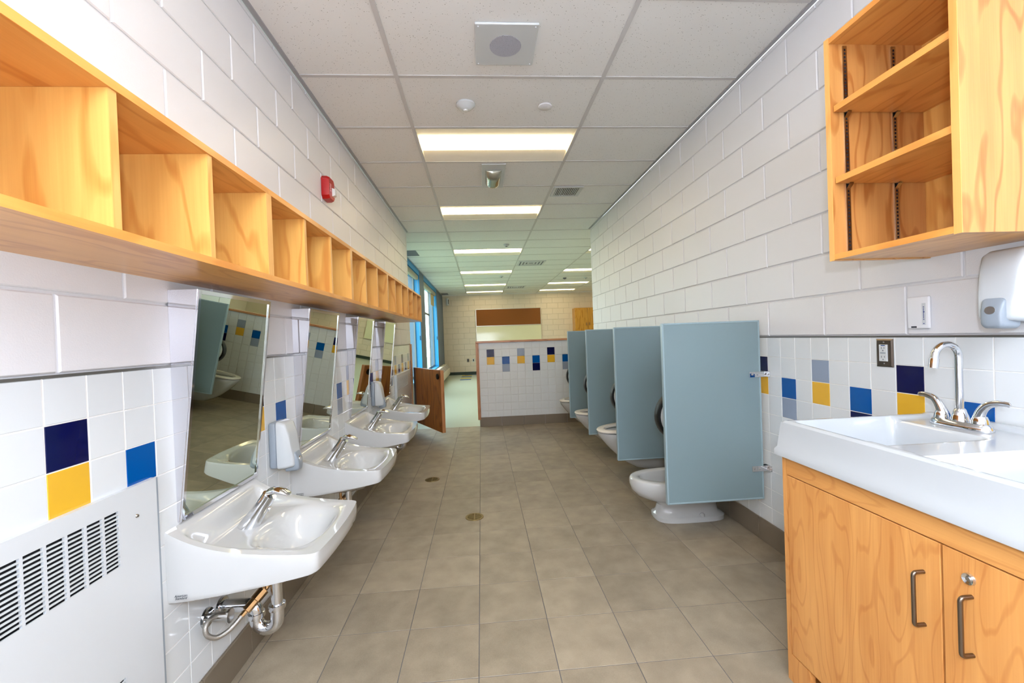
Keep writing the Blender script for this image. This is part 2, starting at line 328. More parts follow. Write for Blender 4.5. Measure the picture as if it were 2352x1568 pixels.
# wainscot tiles
SEQ = [('tile_navy', 'tile_yellow', 1), ('tile_blue', 'tile_gray', 2), ('tile_gray', 'tile_yellow', 1), ('tile_blue', 'tile_navy', 2)]
def tile_colour(col, row, start):      # col counted from a coloured column, every second column coloured
    if (col - start) % 2: return 'tile_white'
    a, b, r = SEQ[((col - start) // 2) % 4]
    return a if row == r else b if row == r + 1 else 'tile_white'
NAMES = ['tile_white', 'tile_navy', 'tile_blue', 'tile_gray', 'tile_yellow']
def wainscot(parent, ori, plane, y0, y1, origin, sign, start, skip=lambda y, z: False, limit=300):
    cells = []
    c0 = math.floor((y0 - origin) / TY) - 1; c1 = math.ceil((y1 - origin) / TY) + 1
    for c in range(c0, c1):
        a, b = max(origin + c * TY, y0), min(origin + (c + 1) * TY, y1)
        if b - a < 0.012: continue
        for r in range(10):
            zt = TZ - r * TP; zb = max(zt - TP, BASE)
            if zt - zb < 0.012: continue
            ym, zm = (a + b) / 2, (zt + zb) / 2
            if skip(ym, zm): continue
            col = c if sign > 0 else -c - 1
            cells.append((ym ** 2 + (zm - 1.27) ** 2 if ori != 'F' else 0, ym, zm, b - a, zt - zb, tile_colour(col, r, start)))
    cells.sort(); rest = MB(); d = 0.003; g = 0.0028
    for i, (q, ym, zm, ww, hh, m) in enumerate(cells):
        at = {'L': (plane - d, ym, zm), 'R': (plane + d, ym, zm), 'F': (ym, plane + d, zm)}[ori]
        if i < limit: piece('tile', ori, ww - g, hh - g, d, 0.0012, m, parent, at)
        else:
            vs, fs = chip(ww - g, hh - g, d, 0.0012); rest.cur = NAMES.index(m)
            rest.add([tuple(p + q_ for p, q_ in zip(ORI[ori](*v), at)) for v in vs], fs)
    if rest.v: tag(rest.build('tile_field', NAMES, parent), 'distant white and coloured wall tiles', kind='stuff')
B('grout_bed', 'grout', wl, XL - 0.008, XL - 0.0012, YN, YE, 0, TZ); B('grout_bed', 'grout', wr, XR + 0.0012, XR + 0.008, YN, YE, 0, TZ)
wainscot(wl, 'L', XL, 0.35, 6.10, 1.049, 1, 0, skip=lambda y, z: (y < 1.33 and z < 0.87) or (4.96 < y < 5.8 and z < 0.86))
wainscot(wr, 'R', XR, 0.35, YE, 2.356, -1, -1)
wainscot(wd, 'F', 6.15, -0.045, XR, 0.0681, 1, 0)
B('tile_edge_strip', 'metal_trim', wl, XL - 0.008, XL + 0.002, YN, 6.09, TZ - 0.001, TZ + 0.006); B('tile_edge_strip', 'metal_trim', wr, XR - 0.002, XR + 0.008, YN, YE, TZ - 0.001, TZ + 0.006)

# cove base tiles
def base_run(name, ori, plane, y0, y1, origin, pitch, d, label):
    root = thing(name, label, 'baseboard'); root['kind'] = 'structure'
    k = math.floor((y0 - origin) / pitch)
    y = origin + k * pitch
    while y < y1 - 0.01:
        a, b = max(y, y0), min(y + pitch, y1)
        if b - a > 0.02:
            at = {'L': (plane, (a + b) / 2, BASE / 2), 'R': (plane, (a + b) / 2, BASE / 2), 'F': ((a + b) / 2, plane, BASE / 2)}[ori]
            piece('base_tile', ori, b - a - 0.003, BASE - 0.001, d, 0.002, 'base_tile', root, at)
        y += pitch
    return root
base_run('baseboard_left', 'L', XL, 0.4, 6.08, 1.53, 0.303, 0.010, 'taupe tile base along the foot of the basin wall')
base_run('baseboard_right', 'R', XR, 1.5, YE, 1.56, 0.303, 0.010, 'taupe tile base along the foot of the toilet wall')
base_run('baseboard_divider', 'F', 6.15, -0.06, XR, -0.06, 0.315, 0.010, 'taupe tile base along the foot of the half wall')
tag(B('baseboard_back', 'dark_green', None, XW, XC, YB - 0.012, YB, 0, 0.10), 'dark green vinyl base along the classroom back wall', 'baseboard', kind='structure')
tag(B('baseboard_classroom', 'dark_green', None, XC - 0.012, XC, YE, YB - 0.02, 0, 0.10), 'dark green vinyl base along the classroom side wall', 'baseboard', kind='structure')

# half wall woodwork
B('wood_cap', 'oak_trim_x', wd, -0.085, XR, 6.125, 6.31, 1.195, 1.222, bev=0.004)
B('end_trim', 'oak_trim', wd, -0.085, -0.06, 6.13, 6.30, 0.10, 1.194, bev=0.003)
B('corner_trim', 'oak_trim', wd, -0.0595, -0.043, 6.137, 6.1495, 0.10, 1.194, bev=0.002)
tr = thing('trim_1', 'tall wooden end trim on the tiled wall beside the gate hinges', 'trim'); tr['kind'] = 'structure'
B('trim_face', 'oak_trim', tr, XL - 0.002, XL + 0.016, 6.10, 6.165, 0.10, 1.222, bev=0.003)
B('trim_return', 'oak_trim', tr, XL - 0.12, XL + 0.012, 6.1665, 6.185, 0.10, 1.222, bev=0.003)

# ------------------------------------------------------------------ floor
fr = tag(B('floor', 'floor_grout', None, XL - 0.02, XR + 0.02, YN, 6.20, -0.06, -0.0015), 'taupe square floor tiles of the washroom', 'floor', kind='structure')
fs_ = 0.303; rest = MB()
i0 = math.floor((XL + 0.055) / fs_); 
for i in range(i0, 7):
    xa, xb = max(-0.055 + i * fs_, XL), min(-0.055 + (i + 1) * fs_, XR)
    if xb - xa < 0.01: continue
    for j in range(-12, 17):
        ya, yb = max(1.598 + j * fs_, YN), min(1.598 + (j + 1) * fs_, 6.20)
        if yb - ya < 0.01: continue
        if ya >= 0.38: piece('floor_tile', 'D', xb - xa - 0.003, yb - ya - 0.003, 0.004, 0.0008, 'floor_tile', fr, ((xa + xb) / 2, (ya + yb) / 2, -0.004))
        else:
            vs, fs = chip(xb - xa - 0.003, yb - ya - 0.003, 0.004, 0.0008); rest.add([(p[0] + (xa + xb) / 2, p[1] + (ya + yb) / 2, p[2] - 0.004) for p in vs], fs)
tag(rest.build('floor_tile_field', 'floor_tile', fr), 'floor tiles behind the camera', kind='stuff')
fc = tag(B('floor_classroom', 'vinyl', None, XW, XC, 6.20, YB, -0.06, 0.0), 'pale green vinyl classroom floor', 'floor', kind='structure')
for k, (y, m) in enumerate([(13.25, 'stripe_blue'), (13.75, 'stripe_yellow'), (14.25, 'stripe_blue'), (14.72, 'stripe_yellow')]):
    B('floor_stripe', m, fc, -0.70, -0.36, y, y + 0.24, 0.0, 0.0006)
B('floor_stripe', 'stripe_blue', fc, -0.62, 0.6, 14.98, 15.12, 0.0, 0.0006)

# ------------------------------------------------------------------ ceiling
ce = tag(B('ceiling', 'white_metal', None, XW - 0.25, XC + 0.1, YN - 0.1, YB + 0.15, H + 0.16, H + 0.22), 'suspended ceiling of white speckled panels in a metal grid', 'ceiling', kind='structure')
CY = 2.542; CP = 0.61; CL = -0.434; CW = 1.22
LIGHTS = [(0, -3), (0, 1), (0, 4)] + [(0, r) for r in (8, 12, 16, 19)] + [(2, r) for r in (8, 12, 16, 19)] + [(4, r) for r in (8, 12, 16, 19)]  # last classroom column is unseen, added to balance the light
def span(c, wash):
    a = CL + c * CW; b = a + CW
    if wash: return max(a, XL), min(b, XR)
    return max(a, XW), min(b, XC)
r = math.floor((YN - CY) / CP)
while CY + r * CP < YB:
    ya, yb = CY + r * CP, CY + (r + 1) * CP
    for wash in (True, False):
        y0, y1 = (max(ya, YN), min(yb, YE)) if wash else (max(ya, YE), min(yb, YB))
        if y1 - y0 < 0.02: continue
        for c in range(-1, 6):
            xa, xb = span(c, wash)
            if xb - xa < 0.03 or (c, r) in LIGHTS: continue
            piece('ceiling_panel', 'C', xb - xa - 0.004, y1 - y0 - 0.004, 0.012, 0.001, 'ceiling_panel', ce, ((xa + xb) / 2, (y0 + y1) / 2, H + 0.016))
        if y0 == ya:
            xa, xb = (XL, XR) if wash else (XW, XC)
            B('cross_tee', 'grid_paint', ce, xa, xb, ya - 0.012, ya + 0.012, H, H + 0.004)
    r += 1
for c in range(0, 6):
    x = CL + c * CW
    if x < XR: B('main_runner', 'grid_paint', ce, x - 0.012, x + 0.012, YN, YE, H - 0.001, H + 0.004)
    B('main_runner', 'grid_paint', ce, x - 0.012, x + 0.012, YE, YB, H - 0.001, H + 0.004)
B('wall_angle', 'wall_angle', ce, XL, XL + 0.024, YN, YE, H - 0.002, H + 0.004); B('wall_angle', 'wall_angle', ce, XR - 0.024, XR, YN, YE, H - 0.002, H + 0.004)
B('wall_angle', 'wall_angle', ce, XW, XC, YB - 0.02, YB, H - 0.002, H + 0.004); B('wall_angle', 'wall_angle', ce, XW, XW + 0.02, YE, YB, H - 0.002, H + 0.004)

def troffer():
    t = thing('ceiling_light', '', 'ceiling light')
    a = CW / 2 - 0.014; b = CP / 2 - 0.014
    m = MB()
    m.loft([[(-a, -b, 0.002), (a, -b, 0.002)], [(-a, -0.105, 0.036), (a, -0.105, 0.036)]], False, False, False)
    m.loft([[(-a, 0.105, 0.036), (a, 0.105, 0.036)], [(-a, b, 0.002), (a, b, 0.002)]], False, False, False)
    for sx in (-1, 1): m.add([(sx * a, -b, 0.002), (sx * a, b, 0.002), (sx * a, 0.105, 0.037), (sx * a, -0.105, 0.037)], [(0, 1, 2, 3)])
    m.build('reflector', 'reflector', t)
    MB().box(-a, a, -b, b, 0.05, 0.10).build('housing', 'white_metal', t)
    MB().box(-a + 0.002, a - 0.002, -0.105, 0.105, 0.016, 0.04, bev=0.006).build('lens', 'lamp_lens', t)
    return t
LBL = {(0, -3): 'recessed ceiling light over the open end of the washroom, nearest the wall shelves', (0, 1): 'recessed ceiling light between the round ceiling sensor and the curved ceiling lamp',
       (0, 4): 'recessed ceiling light beside the small ceiling return grille, over the middle of the washroom'}
t0 = troffer()
for i, (c, r) in enumerate(LIGHTS):
    o = t0 if i == 0 else dup(t0)
    o.location = (CL + (c + 0.5) * CW, CY + (r + 0.5) * CP, H)
    o['label'] = LBL.get((c, r), 'classroom ceiling light, %s past the half wall, %s' % ({8: 'first', 12: 'second', 16: 'third', 19: 'last'}.get(r), {0: 'in line with the washroom lights', 2: 'in the row beyond the square air diffusers', 4: 'in an unseen row added for balanced light'}[c]))
    if (c, r) not in LBL: o['group'] = 'classroom ceiling lights'
    elif 'group' in o: del o['group']

# ------------------------------------------------------------------ window wall
ww = tag(B('wall_window', 'slate_paint', None, XW - 0.25, XW, 9.55, 10.29, 0, H), 'slate blue wall with two tall windows in blue reveals', 'wall', kind='structure')
OPEN = [(6.75, 9.55), (10.29, 13.17)]
B('pier', 'slate_paint', ww, XW - 0.25, XW, 13.17, YB, 0, H); B('pier', 'slate_paint', ww, XW - 0.25, XW, YE, 6.75, 0, H)
for a, b in OPEN:
    B('sill_wall', 'slate_paint', ww, XW - 0.25, XW, a, b, 0, 0.46); B('header', 'blue_paint', ww, XW - 0.25, XW, a, b, 2.69, H)
    B('reveal', 'blue_paint', ww, XW - 0.13, XW - 0.001, b - 0.008, b, 0.46, 2.69); B('reveal', 'blue_paint', ww, XW - 0.13, XW - 0.001, a, a + 0.008, 0.46, 2.69)
    B('reveal_sill', 'blue_paint', ww, XW - 0.13, XW + 0.012, a + 0.008, b - 0.008, 0.44, 0.468)
for i, (a, b) in enumerate(OPEN):
    wo = thing('window_%d' % (i + 1), ['tall dark-framed window between the wooden shelves and the slate pier', 'tall dark-framed window with a beige blind near the far corner'][i], 'window', (XW - 0.15, a, 0.47)); wo['kind'] = 'structure'
    L = b - a; Z1 = 2.22
    f = MB(); f.box(0, 0.03, 0, 0.05, 0, Z1); f.box(0, 0.03, L - 0.05, L, 0, Z1); f.box(0, 0.03, 0.05, L - 0.05, 0, 0.05); f.box(0, 0.03, 0.05, L - 0.05, Z1 - 0.05, Z1)
    f.build('window_frame', 'window_frame', wo)
    cuts = [0.05, L * 0.36, L * 0.68, L - 0.05]
    for k in (1, 2): B('mullion', 'window_frame', wo, 0, 0.03, cuts[k] - 0.025, cuts[k] + 0.025, 0.05, Z1 - 0.05)
    for k in range(3):
        y0, y1 = cuts[k] + (0.025 if k else 0), cuts[k + 1] - (0.025 if k < 2 else 0)
        if k < 2:
            B('transom', 'window_frame', wo, 0, 0.03, y0, y1, 1.48, 1.53)
            B('pane', 'window_glass', wo, 0.010, 0.016, y0, y1, 0.05, 1.48); B('pane', 'window_glass', wo, 0.010, 0.016, y0, y1, 1.53, Z1 - 0.05)
        else: B('pane', 'window_glass', wo, 0.010, 0.016, y0, y1, 0.05, Z1 - 0.05)
    bl = MB(); bl.box(0.055, 0.135, 0.03, L - 0.03, Z1 - 0.10, Z1 - 0.002, bev=0.02, seg=3); bl.build('blind_cassette', 'blind', wo, 40)
    if i == 1: B('blind_fabric', 'blind_beige', wo, 0.075, 0.079, cuts[2] + 0.03, L - 0.06, Z1 - 0.42, Z1 - 0.10)
    MB().tube([(0.12, L - 0.02, Z1 - 0.1), (0.125, L - 0.022, 0.95), (0.13, L - 0.03, 0.90)], 0.003, 6).build('blind_cord', 'blind', wo)
    B('cord_toggle', 'rubber', wo, 0.122, 0.138, L - 0.04, L - 0.022, 0.80, 0.90, bev=0.004)
tag(B('ground', 'grass', None, -40, XW - 0.4, -10, 40, -0.35, -0.3), 'green lawn outside the classroom windows', 'lawn', kind='structure')
ra = thing('radiator_cover', 'long cream sloped-top radiator cover under the far windows', 'radiator', (XW + 0.016, 9.7, 0))
MB().prism([(0, 0.10), (0.20, 0.10), (0.20, 0.30), (0.10, 0.44), (0, 0.44)], 'Y', 0, 4.9).build('cover', 'cream_metal', ra)
for k in range(8):
    y = 0.12 + k * 0.6; m = MB()
    for q in range(6):
        s = 0.15 + 0.7 * q / 5
        m.box(0.10 + 0.10 * s - 0.006, 0.10 + 0.10 * s + 0.008, y, y + 0.5, 0.44 - 0.14 * s + 0.001, 0.44 - 0.14 * s + 0.007)
    m.build('grille', 'vent_gray', ra)

# ------------------------------------------------------------------ classroom things
tb_ = thing('tack_board', 'long brown cork tack board with pale frame on the far wall', 'board', (-0.165, YB, 1.70))
B('cork_panel', 'cork', tb_, 0.02, 2.30, -0.02, -0.002, 0.0, 0.57)
for b in [(0, 2.32, -0.028, 0, 0.57, 0.592), (0, 2.32, -0.034, 0, -0.022, 0.0), (0, 0.02, -0.028, 0, 0, 0.57), (2.30, 2.32, -0.028, 0, 0, 0.57)]: B('frame_bar', 'aluminium', tb_, *b)
wh = thing('whiteboard', 'cream glossy whiteboard under the cork tack board', 'whiteboard', (-0.165, YB, 0.72))
wpan = MB().box(0.015, 2.305, -0.018, -0.006, 0, 0.95).build('writing_surface', 'whiteboard', wh)
wpan.rotation_euler = (math.radians(-2.2), 0, 0); wpan.location = (0, -0.045, 0)
for b in [(0, 0.015, -0.03, 0, 0, 0.955), (2.305, 2.32, -0.03, 0, 0, 0.955), (0, 2.32, -0.06, 0, -0.02, 0)]: B('frame_bar', 'aluminium', wh, *b)
def class_cabinet(name, label, loc, wd_, dp, ht, doors):
    t = thing(name, label, 'cabinet', loc)
    B('body', 'cabinet_oak', t, 0, wd_, -dp, -0.002, 0, ht)
    for k in range(doors):
        a = wd_ * k / doors + 0.004; b = wd_ * (k + 1) / doors - 0.004
        dd = B('door', 'cabinet_oak', t, a, b, -dp - 0.02, -dp - 0.001, 0.01, ht - 0.01)
        hx = b - 0.05 if k % 2 == 0 else a + 0.05
        B('pull', 'nickel', dd, hx - 0.006, hx + 0.006, -dp - 0.045, -dp - 0.0205, ht * 0.25, ht * 0.25 + 0.1)
    return t
class_cabinet('wall_cabinet', 'wooden wall cabinet with doors high on the far classroom wall', (3.29, YB, 1.38), 1.8, 0.42, 0.82, 4)
class_cabinet('base_cabinet', 'wooden floor cabinet with doors standing against the far classroom wall', (2.7, YB, 0.0), 2.4, 0.58, 0.86, 5)
def plate(name, label, cat, x, z, m):
    t = thing(name, label, cat, (x, YB, z)); B('plate', m, t, -0.04, 0.04, -0.008, 0, -0.06, 0.06, bev=0.003); B('insert', 'shade_and_dark_insert', t, -0.018, 0.018, -0.01, -0.0085, -0.035, 0.035); return t
plate('wall_outlet', 'small beige steel outlet plate low on the far wall beside the white one', 'outlet', -0.49, 0.50, 'switch_steel')
plate('wall_outlet', 'small white outlet plate low on the far wall beside the beige one', 'outlet', -0.30, 0.50, 'white_plastic')
t = thing('wall_sensor', 'small white oblong sensor high on the far wall by the corner', 'sensor', (-1.13, YB, 2.58)); B('housing', 'white_plastic', t, -0.05, 0.05, -0.05, 0, -0.13, 0.13, bev=0.03, seg=3, smooth=40); B('sensor_window', 'shade_and_dark_insert', t, 0.02, 0.04, -0.053, -0.0505, -0.08, 0.08)

# ------------------------------------------------------------------ gate
hx, hy = -0.952, 6.155; fx, fy = -0.500, 5.32
ang = math.atan2(fy - hy, fx - hx); GL = math.hypot(fx - hx, fy - hy)
g = thing('wooden_gate', 'half-height brown wooden gate standing open at the classroom opening', 'gate', (hx, hy, 0.12), ang)
B('gate_panel', 'gate_wood', g, 0.075, GL - 0.002, -0.02, 0.022, 0, 0.768)
B('edge_strip', 'oak_trim', g, GL - 0.0015, GL + 0.008, -0.02, 0.022, 0, 0.768)
B('hinge_guard', 'gray_paint', g, -0.01, 0.074, -0.018, 0.02, 0, 0.768)
MB().lathe([(0.0, 0), (0.036, 0), (0.036, -0.012), (0.028, -0.016), (0.0, -0.014)], (GL - 0.075, -0.0205, 0.69), 'Y', 20).build('latch_pull', 'black_plastic', g, 40)
for z in (0.12, 0.62): MB().cyl((-0.016, 0.0, z), (-0.016, 0.0, z + 0.1), 0.012, 12).build('hinge', 'steel', g, 40)

# ------------------------------------------------------------------ cubby shelves on left wall
def cubby():
    t = thing('cubby_shelf', '', 'shelf'); Lc = 0.9255; D = 0.30; Hc = 0.312; th = 0.019
    def panel(n, m, em, x0, x1, y0, y1, z0, z1):
        p = B(n, m, t, x0, x1 - 0.002, y0, y1, z0, z1); B('edge_band', em, p, x1 - 0.0019, x1, y0, y1, z0, z1); return p
    panel('top_panel', 'maple_y', 'edge_y', 0, D, 0, Lc, Hc - th, Hc); panel('bottom_panel', 'maple_y', 'edge_y', 0, D, 0, Lc, 0, th)
    for y in (0.0, Lc - th): panel('side_panel', 'maple_back', 'edge_z', 0, D, y + 0.0005, y + th - 0.0005, th + 0.0003, Hc - th - 0.0003)
    for k in (1, 2):
        y = (Lc - th) * k / 3; panel('divider', 'maple_back', 'edge_z', 0.012, D - 0.004, y, y + th, th + 0.0003, Hc - th - 0.0003)
    for k in range(3):
        y0 = (Lc - th) * k / 3 + th; y1 = (Lc - th) * (k + 1) / 3; B('back_panel', 'maple_back', t, 0.002, 0.011, y0 + 0.0004, y1 - 0.0004, th + 0.0004, Hc - th - 0.0004)
    return t
cu0 = cubby(); ords = ['first', 'second', 'third', 'fourth', 'fifth']
for k in range(5):
    o = cu0 if k == 0 else dup(cu0)
    o.location = (XL, 0.588 + k * 0.9235, 1.487)
    o['label'] = ['three-bay maple cubby shelf above the louvred heater and the first mirror', 'second maple cubby shelf along the wall, above the second mirror',
                  'third maple cubby shelf along the wall, in the middle of the row', 'fourth maple cubby shelf along the wall, next to the end one', 'end maple cubby shelf of the row, reaching the window'][k]
    o['group'] = 'maple cubby shelves over the basins'

# ------------------------------------------------------------------ tilted mirrors
def mirror():
    t = thing('tilted_mirror', '', 'mirror'); W_ = 0.475; Hh = 0.75; top = 0.092; bot = 0.006; fw = 0.014
    def P(s, off=0.0): return (bot + (top - bot) * s + off, Hh * s)     # x, z along face
    ux, uz = (top - bot), Hh; ln = math.hypot(ux, uz); ux /= ln; uz /= ln; nx, nz = uz, -ux   # face dir, face normal
    for y in (0.0, W_ - 0.0012):
        MB().prism([(0.0005, 0), (bot, 0), (top, Hh), (0.0005, Hh)], 'Y', y, y + 0.0012).build('side_plate', 'polished_steel', t)
    # glass
    def face_poly(s0, s1, d0, d1):
        p = [];
        for s, d in ((s0, d0), (s1, d0), (s1, d1), (s0, d1)): p.append((bot + ux * s + nx * d, uz * s + nz * d))
        return p
    MB().prism(face_poly(fw, ln - fw, -0.002, 0.002), 'Y', fw + 0.001, W_ - fw - 0.001).build('glass', 'mirror_glass', t)
    MB().prism(face_poly(0, ln, -0.006, 0.006), 'Y', 0.0015, fw).build('frame_stile', 'polished_steel', t)
    MB().prism(face_poly(0, ln, -0.006, 0.006), 'Y', W_ - fw, W_ - 0.0015).build('frame_stile', 'polished_steel', t)
    MB().prism(face_poly(0, fw, -0.006, 0.006), 'Y', fw + 0.0005, W_ - fw - 0.0005).build('frame_rail', 'polished_steel', t)
    MB().prism(face_poly(ln - fw, ln, -0.006, 0.006), 'Y', fw + 0.0005, W_ - fw - 0.0005).build('frame_rail', 'polished_steel', t)
    MB().prism([(0.0005, Hh - 0.001), (top - 0.012, Hh - 0.001), (top - 0.012, Hh), (0.0005, Hh)], 'Y', 0.0015, W_ - 0.0015).build('top_plate', 'steel', t)
    return t
m0 = mirror(); YM = [1.455, 2.360, 3.265, 4.170]
for k, y in enumerate(YM):
    o = m0 if k == 0 else dup(m0)
    o.location = (XL, y, 0.708)
    o['label'] = ['steel-framed tilted mirror over the basin beside the louvred heater', 'second tilted mirror from the louvred heater, just past a soap dispenser', 'third tilted mirror from the louvred heater, just before a soap dispenser', 'last tilted mirror of the row, by the perforated wall heater'][k]
    o['group'] = 'tilted mirrors over the basins'

# ------------------------------------------------------------------ wall-hung basins (local: x from wall, y from centre, z above floor)
def rimz(x): return 0.582 + 0.118 * math.exp(-x / 0.155) * (1 - 0.25 * sst(0.25, 0.45, x))
def hwid(x): return 0.262 - 0.030 * (x / 0.455)
def lavatory():
    t = thing('wall_basin', '', 'basin'); D = 0.455
    NX, NY = 52, 52; m = MB(); top = []
    def outline(u, v):            # u in 0..1 depth, v in -1..1 width ; front edge bows out, corners rounded
        x = u * D; y = v * hwid(x)
        fr = 1 - 0.0
        x2 = u * (D - 0.014 * v * v - 0.010 * abs(v) ** 36)
        y2 = v * (hwid(x2) - 0.007 * u ** 36)
        return x2, y2
    def hz(x, y):
        r = rimz(x); hw = hwid(x)
        ins = min(hw - abs(y), 1.0)
        z = r
        # recessed deck (faucet ledge)
        k = sst(0.028, 0.060, ins) * sst(0.022, 0.060, x) * (1 - sst(0.375, 0.425, x + 0.12 * (y / 0.26) ** 2 * 0.25))
        z = r + (min(r - 0.006, 0.598) - r) * k
        # bowl
        q = (abs((x - 0.285) / 0.132) ** 2.7 + abs(y / 0.195) ** 2.7) ** (1 / 2.7)
        z -= 0.115 * (1 - sst(0.25, 1.0, q))
        return z
    for i in range(NX + 1):
        row = []
        for j in range(NY + 1):
            q = -1 + 2 * j / NY; v = math.copysign(1 - (1 - abs(q)) ** 1.5, q); u = i / NX; u = u if u < 0.6 else 0.6 + 0.4 * (1 - (1 - (u - 0.6) / 0.4) ** 1.5)
            x, y = outline(u, v); row.append((x, y, hz(x, y)))
        top.append(row)
    n = NY + 1
    vs = [p for r_ in top for p in r_]; fs = [(i * n + j, (i + 1) * n + j, (i + 1) * n + j + 1, i * n + j + 1) for i in range(NX) for j in range(NY)]
    # boundary loop : side -, front, side +
    loop = [top[i][0] for i in range(NX + 1)] + [top[NX][j] for j in range(1, NY + 1)] + [top[i][NY] for i in range(NX - 1, -1, -1)]
    idx = [i * n for i in range(NX + 1)] + [NX * n + j for j in range(1, NY + 1)] + [i * n + NY for i in range(NX - 1, -1, -1)]
    def botz(x): return 0.474 + 0.05 * (x / D) ** 1.6
    levels = [(0.06, 1.006, 0.003), (0.12, 1.008, 0.004), (0.5, 1.006, 0.004), (0.90, 1.000, 0.002), (0.98, 0.994, -0.002), (1.0, 0.982, -0.006), (1.01, 0.90, -0.02)]
    base = len(vs); k0 = idx
    for s, sc, dx in levels:
        cur = []
        for (x, y, z) in loop:
            zb = botz(x); zz = z + (zb - z) * s
            xx = max(0.0, min(x, x * (1 + (sc - 1) * 0.8) + (dx if x > 0.3 else 0))); cur.append(len(vs)); vs.append((xx, y * sc, zz))
        for a in range(len(loop) - 1): fs.append((k0[a], k0[a + 1], cur[a + 1], cur[a]))
        k0 = cur
    # underside with bowl bulge: shrink the last loop towards the bowl centre
    last = [vs[i] for i in k0]
    for s, dz in ((0.75, -0.004), (0.55, -0.03), (0.30, -0.05)):
        cur = []
        for (x, y, z) in last:
            cur.append(len(vs)); vs.append((0.27 + (x - 0.27) * s if x > 0.001 else 0.27 * (1 - s), y * s, z * s + 0.478 * (1 - s) + dz))
        for a in range(len(last) - 1): fs.append((k0[a], k0[a + 1], cur[a + 1], cur[a]))
        k0 = cur
    fs.append(tuple(k0)); m.add(vs, fs); m.build('bowl', 'porcelain', t, 50)
    MB().lathe([(0.0, 0.002), (0.020, 0.002), (0.024, 0.0005), (0.024, -0.004)], (0.285, 0, 0.480), 'Z', 20).build('drain_ring', 'chrome', t, 40)
    MB().tube([(0.3945, 0, 0.553), (0.3915, 0, 0.5505)], [(0.006, 0.010), (0.006, 0.010)], 12).build('overflow_hole', 'shade_and_dark_insert', t)  # near-black disc paints the shade of the hole
    text('maker_mark', 'American\nStandard', 'ink', t, 0.0098, Matrix.Translation((0.040, -0.2642, 0.497)) @ Matrix.Rotation(math.radians(90), 4, 'X') @ Matrix.Rotation(math.radians(3), 4, 'Z') @ Matrix.Rotation(0, 4, 'Z'), shear=0.4)
    # tap
    tp = MB().tube([(0.106, 0, 0.590), (0.112, 0, 0.602), (0.150, 0, 0.652), (0.176, 0, 0.690), (0.190, 0, 0.712)], [(0.036, 0.031), (0.034, 0.030), (0.028, 0.026), (0.025, 0.024), (0.025, 0.024)], 20).build('tap_body', 'chrome', t, 50)
    MB().tube([(0.176, 0, 0.664), (0.190, 0, 0.656)], [0.011, 0.0095], 14).build('outlet', 'chrome', tp, 40)
    hd = MB(); rr = []
    for s, wy_, hz_ in ((0.0, 0.019, 0.012), (0.012, 0.022, 0.016), (0.035, 0.023, 0.013), (0.062, 0.024, 0.009), (0.080, 0.019, 0.005), (0.086, 0.010, 0.002)):
        cx = 0.183 + s * 0.95; cz = 0.722 - 0.16 * s + 0.010 * math.sin(s / 0.086 * 3.14); rr.append([(cx + 0.35 * hz_ * math.sin(2 * math.pi * k / 16), wy_ * math.cos(2 * math.pi * k / 16), cz + hz_ * math.sin(2 * math.pi * k / 16)) for k in range(16)])
    hd.loft(rr); hd.build('push_handle', 'chrome', tp, 50)
    # waste and supply
    MB().cyl((0.200, 0.0, 0.275), (0.200, 0.0, 0.455), 0.0195, 18).build('tailpiece', 'chrome', t, 40)
    tr_ = MB().tube([(0.200, 0, 0.300), (0.200, 0, 0.262)] + arc((0.162, 0, 0.250), 0.038, 0, -180, 14)[1:] + [(0.124, 0, 0.268)] + arc((0.094, 0, 0.275), 0.030, 10, 90, 8) + [(0.02, 0, 0.306), (0.001, 0, 0.306)], 0.0235, 20).build('trap', 'chrome', t, 50)
    for x, z, ax in ((0.200, 0.292, 'Z'), (0.124, 0.266, 'Z')): MB().lathe([(0.022, -0.010), (0.029, -0.009), (0.030, 0), (0.029, 0.009), (0.022, 0.010)], (x, 0, z), ax, 18).build('slip_nut', 'chrome', tr_, 30)
    MB().lathe([(0.0, 0), (0.036, 0), (0.034, 0.008), (0.022, 0.012), (0.0, 0.012)], (0.0005, 0, 0.306), 'X', 20).build('escutcheon', 'chrome', tr_, 30)
    MB().tube(smooth_path([(0.045, -0.070, 0.318), (0.033, -0.115, 0.332), (0.030, -0.140, 0.318), (0.037, -0.142, 0.292), (0.056, -0.125, 0.272), (0.080, -0.100, 0.276), (0.098, -0.080, 0.292), (0.110, -0.068, 0.306)]), 0.0082, 10).build('supply_hose', 'braid', t, 50)
    bv = MB(); d0 = Vector((0.104, -0.072, 0.300)); d1 = Vector((0.190, 0.040, 0.395))
    bv.tube([d0, d0.lerp(d1, .15), d0.lerp(d1, .16), d0.lerp(d1, .38), d0.lerp(d1, .39), d0.lerp(d1, .62), d0.lerp(d1, .63), d1], [0.009, 0.009, 0.016, 0.016, 0.019, 0.019, 0.011, 0.009], 8); bv.build('mixing_valve', 'brass', t, 20)
    MB().tube([(0.160, -0.01, 0.345), (0.160, -0.01, 0.43)], 0.008, 10).build('riser_tube', 'brass', t, 40)
    va = MB(); va.tube([(0.001, -0.085, 0.320), (0.075, -0.085, 0.320)], 0.014, 12); va.tube([(0.045, -0.085, 0.320), (0.045, -0.06, 0.320)], 0.012, 12); va.tube([(0.075, -0.085, 0.320), (0.082, -0.085, 0.320)], [0.024, 0.024], 10); va.build('shutoff_valve', 'steel', t, 30)
    MB().lathe([(0.0, 0), (0.034, 0), (0.032, 0.007), (0.014, 0.012), (0.0, 0.012)], (0.0005, -0.085, 0.320), 'X', 20).build('escutcheon', 'chrome', t, 30)
    return t
b0 = lavatory(); YS = [1.660, 2.536, 3.418, 4.298]
